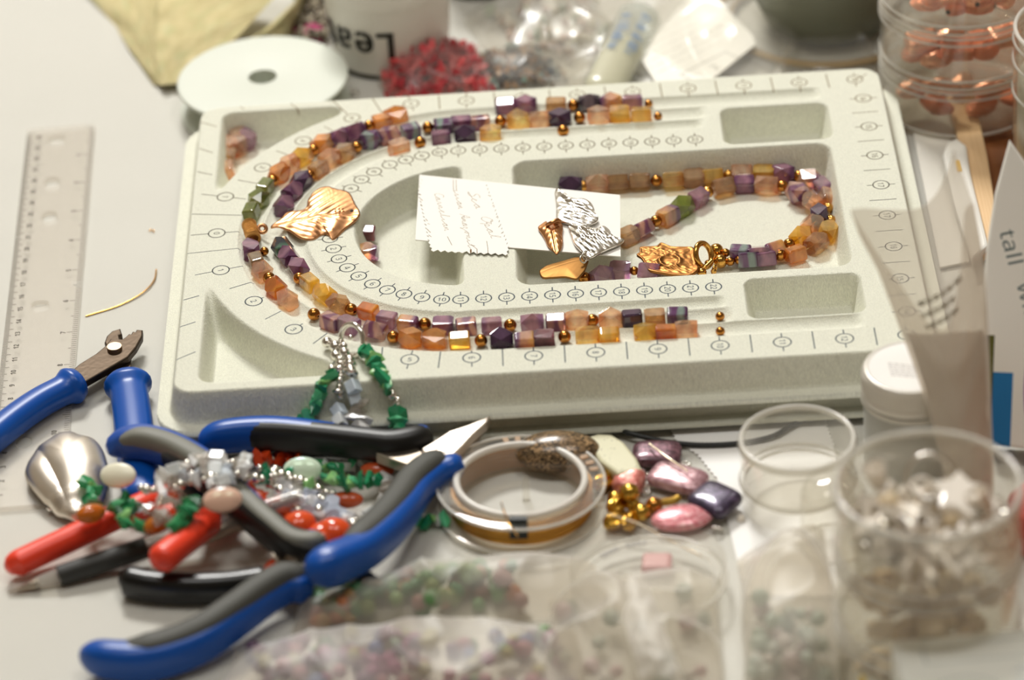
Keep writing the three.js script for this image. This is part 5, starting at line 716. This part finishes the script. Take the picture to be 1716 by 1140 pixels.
{
  const base = at(1690, 775, 0), PN = V(-0.15, 0.55, 0.82).normalize(), px = [[1692, 286], [1672, 370], [1658, 460], [1652, 560], [1656, 660], [1662, 780], [1800, 800], [1800, 420], [1720, 330]], P = px.map(([u, v]) => atP(u, v, base, PN)), o = P[5].clone(), AX = V(0, 1, 0).cross(PN).normalize(), AY = PN.clone().cross(AX), s = new THREE.Shape(P.map((p) => { const d = p.clone().sub(o); return new THREE.Vector2(d.dot(AX), d.dot(AY)); }));
  const wrap = canvasTex(512, 1024, (x) => { x.fillStyle = '#f8f6ee'; x.fillRect(0, 0, 512, 1024); x.fillStyle = '#a9cbdc'; x.fillRect(330, 250, 182, 240); x.fillStyle = '#b95ec4'; x.beginPath(); x.moveTo(170, 170); x.lineTo(225, 160); x.lineTo(300, 330); x.lineTo(240, 340); x.fill(); x.fillStyle = '#8a4a9c'; x.beginPath(); x.ellipse(330, 800, 130, 240, 0, 0, 7); x.fill(); x.fillStyle = '#1878b8'; x.fillRect(60, 760, 90, 264); x.fillStyle = '#141410'; x.fillRect(0, 640, 60, 384); x.fillStyle = '#5c5c18'; x.fillRect(36, 640, 22, 200); x.fillStyle = '#5d6e70'; x.save(); x.translate(60, 300); x.rotate(1.15); x.font = 'italic 92px sans-serif'; x.fillText('tall', 0, 0); x.fillText('wines', 190, -10); x.restore(); });
  const g = new THREE.ExtrudeGeometry(s, { depth: 12 * mm, bevelEnabled: true, bevelSize: 1.5 * mm, bevelThickness: 1.5 * mm, bevelSegments: 3 }), p = g.attributes.position, uv = g.attributes.uv; g.computeBoundingBox(); const B = g.boundingBox; for (let i = 0; i < p.count; i++) uv.setXY(i, (p.getX(i) - B.min.x) / 0.045, (p.getY(i) - B.min.y) / (B.max.y - B.min.y));
  g.translate(0, 0, -13.5 * mm); const pack = solo('paper_package', 'tall white package with purple and blue print standing beside the frosted pouch', 'package', g, std(0xffffff, 0.6, 0, { map: wrap }), o.setY(o.y + 0.012)); pack.quaternion.setFromRotationMatrix(new THREE.Matrix4().makeBasis(AX, AY, PN));
}
{
  let [g, c] = slab([[1586, 150], [1625, 150], [1652, 270], [1676, 420], [1648, 432], [1618, 290]].map(([u, v]) => at(u, v, 2 * mm)), 5 * mm, 0.6 * mm);
  const ply = dataTex(128, 128, (x, y) => { const k = clamp(0.5 + N3(x / 3, y / 60, 2) * 0.6, 0, 1); return [lerp(222, 240, k), lerp(184, 208, k), lerp(136, 164, k)]; }, true); for (let i = 0; i < g.attributes.uv.count; i++) g.attributes.uv.setXY(i, g.attributes.uv.getX(i) * 30, g.attributes.uv.getY(i) * 12);
  solo('wooden_stick', 'pale flat wooden stick lying under the copper bead jars', 'stick', g, std(0xffffff, 0.7, 0, { map: ply }), c.setY(0.3 * mm));
  [g, c] = slab([[1586, 268], [1592, 250], [1602, 245], [1613, 254], [1620, 300], [1650, 420], [1630, 440], [1604, 350]].map(([u, v]) => at(u, v, 6 * mm)), 4 * mm, 1.8 * mm); const pk = thing('white_packet', 'slim white packet with a yellow mark beside the wooden stick', 'packet', c.setY(5.4 * mm)); part('packet', g, std(S3(240, 238, 230), 0.6), pk); part('yellow_mark', new RoundedBoxGeometry(2 * mm, 0.6 * mm, 10 * mm, 2, 0.25 * mm), std(S3(238, 190, 60), 0.6), pk, at(1606, 278, 9.6 * mm).sub(c).setY(4 * mm));
  [g, c] = slab([[1530, 215], [1592, 222], [1625, 430], [1575, 440]].map(([u, v]) => at(u, v, 4 * mm)), 1 * mm); solo('paper_sheet', 'plain white folded paper between the board rim and the slim packet', 'paper', g, std(S3(226, 222, 212), 0.85), c.setY(0.6 * mm));
}
// ---------------------------------------------------------------- far side of the table
const copper = [phy(S3(244, 166, 130), { metalness: 1, roughness: 0.26, bumpMap: rep(grain, 3, 3), bumpScale: 0.00015 }), phy(S3(236, 144, 106), { metalness: 1, roughness: 0.3, bumpMap: rep(grain, 2, 2), bumpScale: 0.0002 }), phy(S3(246, 182, 150), { metalness: 1, roughness: 0.34 })];
{
  const b = at(1608, 172, 0), r = 37 * mm, X = b.x, Zz = b.z, h = 28 * mm;
  for (let i = 0; i < 3; i++) { const T = thing('copper_jar', ['lowest clear jar of the copper bead stack, standing at the board corner', 'middle clear jar of the copper bead stack, full of boxy copper beads', 'topmost clear jar of the copper bead stack with textured copper beads'][i], 'jar', V(X, 0.3 * mm + i * (h + 0.3 * mm), Zz)); jar(T, r, h, { floor: 2 * mm, rings: [25 * mm, 21.5 * mm, 3 * mm] }); }
  const slabBead = (() => { const parts = [new RoundedBoxGeometry(15 * mm, 7 * mm, 11 * mm, 3, 2 * mm)]; for (let i = 0; i < 5; i++) parts.push(moved(new RoundedBoxGeometry(1.1 * mm, 7.5 * mm, 9 * mm, 2, 0.4 * mm), (i - 2) * 2.6 * mm, 0, 0)); return merge(parts); })();
  const bicone = lathe([[0.8 * mm, -9 * mm], [2 * mm, -8.4 * mm], [4.2 * mm, -3 * mm], [4.8 * mm, 0], [4.2 * mm, 3 * mm], [2 * mm, 8.4 * mm], [0.8 * mm, 9 * mm], [0.6 * mm, 8 * mm]], 28).rotateZ(PI / 2), spiral = (() => { const g = pebble(15 * mm, 14 * mm, 8 * mm), p = g.attributes.position; for (let i = 0; i < p.count; i++) { const x = p.getX(i), z = p.getZ(i), q = Math.hypot(x, z), a = Math.atan2(z, x); p.setY(i, p.getY(i) * (1 + 0.12 * Math.sin(q / mm * 3.4 + a))); } g.computeVertexNormals(); return g; })(), nug = (() => { const g = pebble(17 * mm, 10 * mm, 9 * mm), p = g.attributes.position; for (let i = 0; i < p.count; i++) { const k = 1 + 0.12 * N3(p.getX(i) * 400, p.getY(i) * 400, p.getZ(i) * 400); p.setXYZ(i, p.getX(i) * k, p.getY(i) * k, p.getZ(i) * k); } g.computeVertexNormals(); return g; })(), dark = std(S3(40, 22, 16), 0.7);
  const kinds = { box: slabBead, bicone, spiral, nugget: nug };
  const put = (k, u, v, y, label, yaw, grp, tilt = 0, m = pick(copper)) => { const p = at(u, v, y * mm), dx = p.x - X, dz = p.z - Zz, q = Math.hypot(dx, dz), lim = r - 9.5 * mm; if (q > lim) { p.x = X + dx * lim / q; p.z = Zz + dz * lim / q; } const T = thing('copper_bead', label, 'bead', p, grp); part('bead', kinds[k], m, T); const e = k === 'box' ? 7.55 : k === 'bicone' ? 9.02 : k === 'spiral' ? 7.4 : 8.4; part('hole', new THREE.CylinderGeometry(1.1 * mm, 1.1 * mm, 0.5 * mm, 14).rotateZ(PI / 2), dark, T, V(e * mm, 0, 0)); T.rotation.set(tilt, yaw, 0, 'YXZ'); };
  const G2 = 'copper beads in the middle jar', G1 = 'copper beads in the lowest jar', G3 = 'copper beads in the topmost jar';
  put('box', 1545, 70, 44, 'ridged copper box bead, upper one at the outer wall of the middle jar', 0.2, G2, 0.35); put('box', 1604, 90, 44, 'ridged copper box bead, foremost in the middle of the middle jar', -0.1, G2, 0.4); put('spiral', 1668, 100, 44, 'round copper bead with spiral relief near the front of the middle jar', 0.2, G2, 0.7); put('nugget', 1590, 62, 44, 'small copper nugget behind the ridged box beads of the middle jar', 0.6, G2); put('box', 1712, 74, 46, 'striped copper box bead at the wall side of the spiral bead in the middle jar', 0.3, G2, 0.2); put('nugget', 1525, 92, 38, 'smooth copper nugget under the upper box bead of the middle jar', 0.5, G2); put('bicone', 1640, 66, 46, 'long copper bead behind the spiral bead of the middle jar', 0.1, G2); put('nugget', 1565, 104, 38, 'copper nugget under the foremost box bead of the middle jar', 0.3, G2); put('nugget', 1690, 60, 46, 'copper nugget at the far wall of the middle jar', 0.9, G2);
  put('bicone', 1570, 176, 9, 'dark mouthed pointed copper bead standing clear on the floor of the lowest jar', 2.4, G1, 0, copper[1]); put('nugget', 1530, 148, 14, 'pale copper nugget at the outer wall of the lowest jar', 0.3, G1, 0, copper[2]); put('bicone', 1575, 146, 20, 'long copper bead lying along the top of the lowest jar', -0.2, G1, 0, copper[2]); put('nugget', 1645, 178, 9, 'plump copper nugget at the front of the lowest jar', 0.5, G1, 0, copper[0]); put('spiral', 1700, 160, 10, 'copper disc bead at the wall beside the plump nugget in the lowest jar', 0.4, G1); put('bicone', 1660, 148, 18, 'long copper bead above the plump nugget in the lowest jar', 0.25, G1); put('nugget', 1610, 140, 10, 'copper nugget at the back of the lowest jar', 1, G1);
  for (let i = 0; i < 10; i++) put('nugget', 1530 + i * 19, 22 - (i % 3) * 14, 66 + (i % 2) * 4, 'textured copper nugget heaped in the topmost copper jar', i, G3, 0, copper[i % 3]);
}
{ // jar cut off at the side
  const b = at(1822, 292, 0), T = thing('tall_jar', 'tall clear jar standing next to the copper bead stack', 'jar', V(b.x, 0.3 * mm, b.z)); jar(T, 34 * mm, 76 * mm, { rings: [70, 60, 45].map((x) => x * mm) });
  part('jar_filling', lathe([[0, 2.4 * mm], [32 * mm, 2.4 * mm], [32 * mm, 50 * mm], [0, 52 * mm]], 50), phy(S3(214, 206, 182), { roughness: 0.7, transmission: 0.3, thickness: 0 }), T);
}
{ // white empty spool
  const c = at(440, 130, 17 * mm), T = thing('white_spool', 'large empty white plastic spool standing behind the board corner', 'spool', V(c.x, 0.3 * mm, c.z)), R = 40.6 * mm, w = phy(S3(208, 212, 199), { roughness: 0.45 });
  const h = 15 * mm; for (const y of [0, h]) part('flange', lathe([[6.8 * mm, y], [R - 0.8 * mm, y], [R, y + 0.6 * mm], [R, y + 1.6 * mm], [R - 0.8 * mm, y + 2.2 * mm], [6.8 * mm, y + 2.2 * mm], [6.8 * mm, y]], 90), w, T);
  part('core', lathe([[16 * mm, 2 * mm], [16 * mm, h]], 50), w, T); part('hole_lining', lathe([[6.8 * mm, 0], [6.8 * mm, h + 2.2 * mm]], 40), w, T);
}
{ // chamois leather cloth
  const map = dataTex(256, 256, (x, y) => { const k = clamp(0.5 + N3(x / 30, y / 22, 3) * 0.9 + N3(x / 8, y / 8, 7) * 0.25, 0, 1), gch = clamp(N3(x / 40, y / 30, 12) * 2, 0, 1); return [lerp(lerp(212, 228, k), 202, gch * 0.4), lerp(lerp(198, 214, k), 208, gch * 0.4), lerp(146, 164, k)]; }, true), m = std(0xffffff, 0.95, 0, { map, bumpMap: rep(grain, 5, 5), bumpScale: 0.0002 });
  const o = at(300, 70, 0), T = thing('chamois_cloth', 'folded yellow chamois leather cloth lying beyond the white spool', 'cloth', o);
  const A = [[120, -40], [190, 40], [225, 95], [258, 142]], B = [[285, -60], [272, 20], [268, 80], [276, 142]];
  const al = (L, t) => { const f = t * (L.length - 1), i = Math.min(L.length - 2, Math.floor(f)); return [lerp(L[i][0], L[i + 1][0], f - i), lerp(L[i][1], L[i + 1][1], f - i)]; };
  const fold = (A, B, hA, hB, s) => sheet((u, v) => { const a = al(A, v), b = al(B, v), p = at(lerp(a[0], b[0], u), lerp(a[1], b[1], u), (lerp(hA(v), hB(v), u) + 4 * Math.sin(PI * u) * (1 - v * 0.7) + 2.4 * N3(u * 3, v * 4, s)) * mm); return p.sub(o); }, 30, 40);
  part('cloth', fold(A, B, () => 1, (v) => 5 - 4 * v, 2), m, T);
  part('cloth_fold', fold([[285, -60], [272, 20], [268, 80], [274, 143]].map(([x, y]) => [x - 7, y]), [[520, -70], [470, -15], [400, 60], [318, 138]], (v) => 15 - 12 * v, (v) => 26 - 21 * v, 5), m, T);
  part('cloth_edge', fold([[520, -70], [495, 2], [440, 52], [360, 96]], [[530, -60], [500, 40], [495, 66], [420, 80]], (v) => 24 - 12 * v, () => 2, 8), m, T);
}
{ // white tub, printed upside down
  const c = at(657, 88, 0), T = thing('white_tub', 'white plastic tub standing upside down with black lettering behind the red chips', 'tub', V(c.x, 0.3 * mm, c.z)), r0 = 28 * mm, r1 = 33 * mm, hh = 62 * mm;
  const w = phy(S3(232, 228, 220), { roughness: 0.35 });
  part('tub', lathe([[0, 0.8 * mm], [r0 - 1 * mm, 0.8 * mm], [r0, 2 * mm], [lerp(r0, r1, 0.62), 0.62 * hh], [lerp(r0, r1, 0.62) + 0.6 * mm, 0.63 * hh], [r1, hh], [r1 - 1.4 * mm, hh + 0.6 * mm], [0, hh + 0.6 * mm]], 80), w, T);
  part('dark_base_ring', lathe([[r0 - 0.6 * mm, 0], [r0 + 0.3 * mm, 0.2 * mm], [r0 + 0.3 * mm, 2.4 * mm], [r0 - 0.4 * mm, 2.6 * mm]], 80), std(S3(48, 42, 26), 0.5), T);
  const lab = canvasTex(900, 256, (x) => { x.clearRect(0, 0, 900, 256); x.save(); x.translate(880, 128); x.rotate(PI); x.fillStyle = '#1a180e'; x.font = 'bold 172px sans-serif'; x.fillText('Leather', 0, 62); x.restore(); });
  const lg = new THREE.CylinderGeometry(lerp(r0, r1, 0.56) + 0.35 * mm, lerp(r0, r1, 0.16) + 0.35 * mm, 30 * mm, 60, 1, true, -3.27, 3.5); part('printed_lettering', lg, std(0xffffff, 0.5, 0, { map: lab, transparent: true, side: THREE.FrontSide }), T, V(0, 19.5 * mm, 0));
}
{ // bags of chips behind the board
  const bag = (name, label, corners, b, a, s) => pillowBag(name, label, corners, b, a, film, s, 0.4);
  let [T, C] = bag('chip_bag', 'clear bag of coral red chips leaning on the white tub', [[618, 95, 1], [800, 78, 1], [850, 170, 1], [655, 175, 1]], 15, 3, 3.3);
  const place = inBag(C, 14, [0.05, 0.08], [0.9, 0.95]); scatter('coral_chips', 'heap of coral red chips inside the clear bag by the white tub', chipGeo(12 * mm, 5.4 * mm, 4.4 * mm), phy(0xffffff, { roughness: 0.35 }), 420, place, [S3(206, 70, 78), S3(190, 56, 66), S3(222, 96, 98), S3(176, 48, 58), S3(214, 84, 84)]);
  [T, C] = bag('bead_bag', 'clear bag of mixed brown and teal beads between red chips and clear bags', [[780, 100, 1], [890, 80, 1], [985, 150, 1], [820, 165, 1]], 11, 3, 6.1);
  scatter('bead_mix', 'mixed brown, amber and teal beads inside the bag next to the red chips', chipGeo(5 * mm, 4 * mm, 3 * mm), phy(0xffffff, { roughness: 0.3 }), 220, inBag(C, 9), [S3(90, 60, 30), S3(150, 106, 50), S3(70, 80, 90), S3(120, 150, 140), S3(60, 44, 30), S3(176, 130, 70)]);
  bag('clear_bag', 'long clear bag with a pale zip edge lying beyond the mixed bead bag', [[775, 30, 2], [960, -40, 2], [1080, 120, 8], [830, 130, 4]], 20, 5, 9.2);
  bag('clear_bag', 'flat clear bag lying under the frosted silica tube', [[880, 10, 3], [1060, -20, 3], [1100, 145, 5], [930, 150, 5]], 14, 4, 4.4);
  scatter('bead_mix', 'gravel of dull green and rose beads inside the flat clear bag', chipGeo(9 * mm, 8 * mm, 5 * mm), phy(0xffffff, { roughness: 0.9 }), 60, (() => { const K = [[800, 20], [1000, -40], [1060, 110], [860, 130]].map(([u, v]) => at(u, v, 0)); return inBag(K, 6); })(), [S3(180, 176, 150), S3(160, 170, 146), S3(200, 176, 160), S3(150, 130, 110), S3(206, 200, 184)]);
  const grey = [S3(150, 140, 120), S3(110, 100, 84), S3(190, 180, 160), S3(90, 80, 66)]; scatter('bead_strands', 'tangle of tiny grey seed beads between the chamois and the white tub', new THREE.SphereGeometry(1.4 * mm, 8, 6), phy(0xffffff, { roughness: 0.2, metalness: 0.4 }), 500, () => at(rr(496, 548), rr(-20, 62), rr(1, 9) * mm), grey);
  const mg = solo('magenta_bead', 'faceted magenta glass bead between the white spool and the tub', 'bead', beadShape(10 * mm, 8 * mm, 0.3, 0.05), phy(S3(190, 20, 110), { roughness: 0.06, transmission: 0.3, thickness: 0.004 }), at(524, 58, 5 * mm)); mg.rotation.y = 0.3;
  solo('magenta_bead', 'smaller magenta glass bead half hidden by the white spool', 'bead', beadShape(8 * mm, 7 * mm, 0.4, 0.05), phy(S3(176, 24, 104), { roughness: 0.06, transmission: 0.3, thickness: 0.004 }), at(505, 55, 4 * mm));
  solo('jump_ring', 'tiny silver jump ring lying behind the board beside the spool', 'ring', new THREE.TorusGeometry(1.8 * mm, 0.5 * mm, 8, 20).rotateX(PI / 2), silver, at(594, 155, 0.8 * mm));
}
{ // silica tube, tag in a bag, zip bag
  const a = at(1012, 150, 12 * mm), b = at(1072, 28, 12 * mm), T = thing('silica_tube', 'frosted tube packet with blue print and pale filling behind the board', 'packet', a), d = b.clone().sub(a), L = d.length(); T.quaternion.setFromUnitVectors(V(0, 1, 0), d.clone().normalize());
  part('filling', new THREE.CapsuleGeometry(9.4 * mm, L * 0.5, 8, 24).scale(1, 1, 0.62).translate(0, L * 0.28, 0), std(S3(226, 218, 188), 0.8), T); part('film_tube', new THREE.CapsuleGeometry(10.4 * mm, L * 0.95, 8, 28).scale(1, 1, 0.66).translate(0, L * 0.5, 0), phy(S3(236, 238, 234), { transmission: 0.85, roughness: 0.25, thickness: 0 }), T);
  const ink = canvasTex(256, 512, (x) => { x.clearRect(0, 0, 256, 512); x.fillStyle = '#7f98bc'; for (let c = 0; c < 2; c++) for (let i = 0; i < 20; i++) if (rnd() < 0.8) x.fillRect(40 + c * 100 + rr(0, 8), 30 + i * 22, rr(40, 66), 12); });
  part('blue_print', new THREE.CylinderGeometry(10.7 * mm, 10.7 * mm, L * 0.62, 30, 1, true, -1.1, 2.2).scale(1, 1, 0.68).translate(0, L * 0.62, 0), std(0xffffff, 0.8, 0, { map: ink, transparent: true }), T);
  let [g, c] = slab([[1168, -20], [1180, -22], [1262, 62], [1266, 76], [1205, 125], [1150, 165], [1110, 160], [1074, 100], [1076, 88]].map(([u, v]) => at(u, v, 9 * mm)), 0.6 * mm); const tagT = thing('paper_tag', 'white paper tag with faint writing inside the clear zip bag', 'tag', c.setY(9 * mm)); tagT.rotation.z = 0.0;
  const fw = canvasTex(512, 512, (x) => { x.fillStyle = '#f1efe6'; x.fillRect(0, 0, 512, 512); x.fillStyle = x.strokeStyle = '#c9c6bc'; x.lineWidth = 4; x.save(); x.translate(256, 256); x.rotate(-0.7); for (let i = 0; i < 6; i++) { let p = -190; while (p < 120) { const w = rr(14, 50); x.fillRect(p, -150 + i * 36, w, 4); p += w + 12; } } x.strokeStyle = '#9c998e'; x.strokeRect(-150, 90, 190, 110); x.fillStyle = '#8e8b80'; x.font = '44px sans-serif'; x.fillText('QTY', -240, 180); x.fillText('2', -60, 150); x.restore(); });
  for (let i = 0, uv = g.attributes.uv; i < uv.count; i++) uv.setXY(i, uv.getX(i) / 0.08 + 0.5, uv.getY(i) / 0.08 + 0.5); part('tag', g, std(0xffffff, 0.8, 0, { map: fw }), tagT);
  const [Z1] = pillowBag('zip_bag', 'clear zip bag with a red closure stripe holding the white tag', [[1110, -60, 4], [1362, 6, 10], [1300, 150, 4], [1060, 150, 4]], 13, 5, film, 7.7);
  const q = [[1318, -8, 13], [1340, 4, 12.5], [1358, 15, 12]].map(([u, v, h]) => at(u, v, h * mm)); part('red_stripe', tube(q.map((p) => p.clone().sub(Z1.position)), 0.8 * mm, 8), std(S3(206, 40, 56), 0.4), Z1);
  part('zip_ridge', tube([[1270, -25, 13.5], [1310, 5, 13], [1352, 36, 12]].map(([u, v, h]) => at(u, v, h * mm).sub(Z1.position)), 0.9 * mm, 8), rimPlastic, Z1);
}
{ // bowl, cord coil and dark things at the far corner
  const b = at(1388, 38, 0), T = thing('grey_bowl', 'dull grey green metal bowl standing beyond the zip bag', 'bowl', V(b.x, 0.3 * mm, b.z)); part('bowl', lathe([[0, 0], [24 * mm, 0], [30 * mm, 4 * mm], [38 * mm, 22 * mm], [42 * mm, 46 * mm], [40.6 * mm, 46 * mm], [36 * mm, 22 * mm], [28 * mm, 6 * mm], [0, 3 * mm]], 70), phy(S3(120, 122, 106), { roughness: 0.45, metalness: 0.3 }), T);
  for (let i = 0; i < 2; i++) { const q = []; for (let k = 0; k <= 40; k++) { const a = k / 40 * 2 * PI; q.push(V(Math.cos(a) * (48 + i * 5) * mm, (3 + i * 2.4) * mm, Math.sin(a) * (47 + i * 5) * mm)); } const g = tube(q.slice(0, 40), 1.6 * mm, 10, 160, true); solo('cord_coil', i ? 'outer turn of tan braided cord circling the grey bowl' : 'inner turn of tan braided cord circling the grey bowl', 'cord', g, std(S3(206, 180, 138), 0.8, 0, { bumpMap: rep(grain, 40, 1), bumpScale: 0.0004 }), V(b.x, 0, b.z)); }
  pillowBag('clear_bag', 'dull clear bag lying between the grey bowl and the copper jars', [[1330, 40, 2], [1460, 10, 2], [1470, 125, 2], [1290, 130, 2]], 9, 5, film, 13.1);
  const d = at(1478, -30, 0), D = thing('brown_box', 'dark brown wooden box standing beyond the copper jars', 'box', V(d.x, 0.031, d.z)); part('box', new RoundedBoxGeometry(0.05, 0.06, 0.05, 3, 0.003), std(S3(92, 72, 48), 0.6), D); part('lid', new RoundedBoxGeometry(0.053, 0.008, 0.053, 3, 0.002), std(S3(84, 64, 42), 0.6), D, V(0, 0.034, 0));
  const t = at(740, -60, 0), K = thing('dark_tin', 'dark olive tin standing behind the white tub', 'tin', V(at(805, -30, 0).x, 0.3 * mm, at(805, -30, 0).z)); part('tin', lathe([[0, 0], [20 * mm, 0], [21 * mm, 1 * mm], [21 * mm, 50 * mm], [20 * mm, 51 * mm], [0, 51 * mm]], 50), std(S3(58, 54, 38), 0.5, 0.2), K); part('rim', new THREE.TorusGeometry(20.6 * mm, 0.9 * mm, 8, 50).rotateX(PI / 2).translate(0, 50.6 * mm, 0), std(S3(80, 74, 54), 0.4, 0.5), K);
}
scene.traverse((o) => { if (o.isMesh || o.isLight) { o.castShadow = true; if (o.isMesh) o.receiveShadow = true; } });
renderer.render(scene, camera);
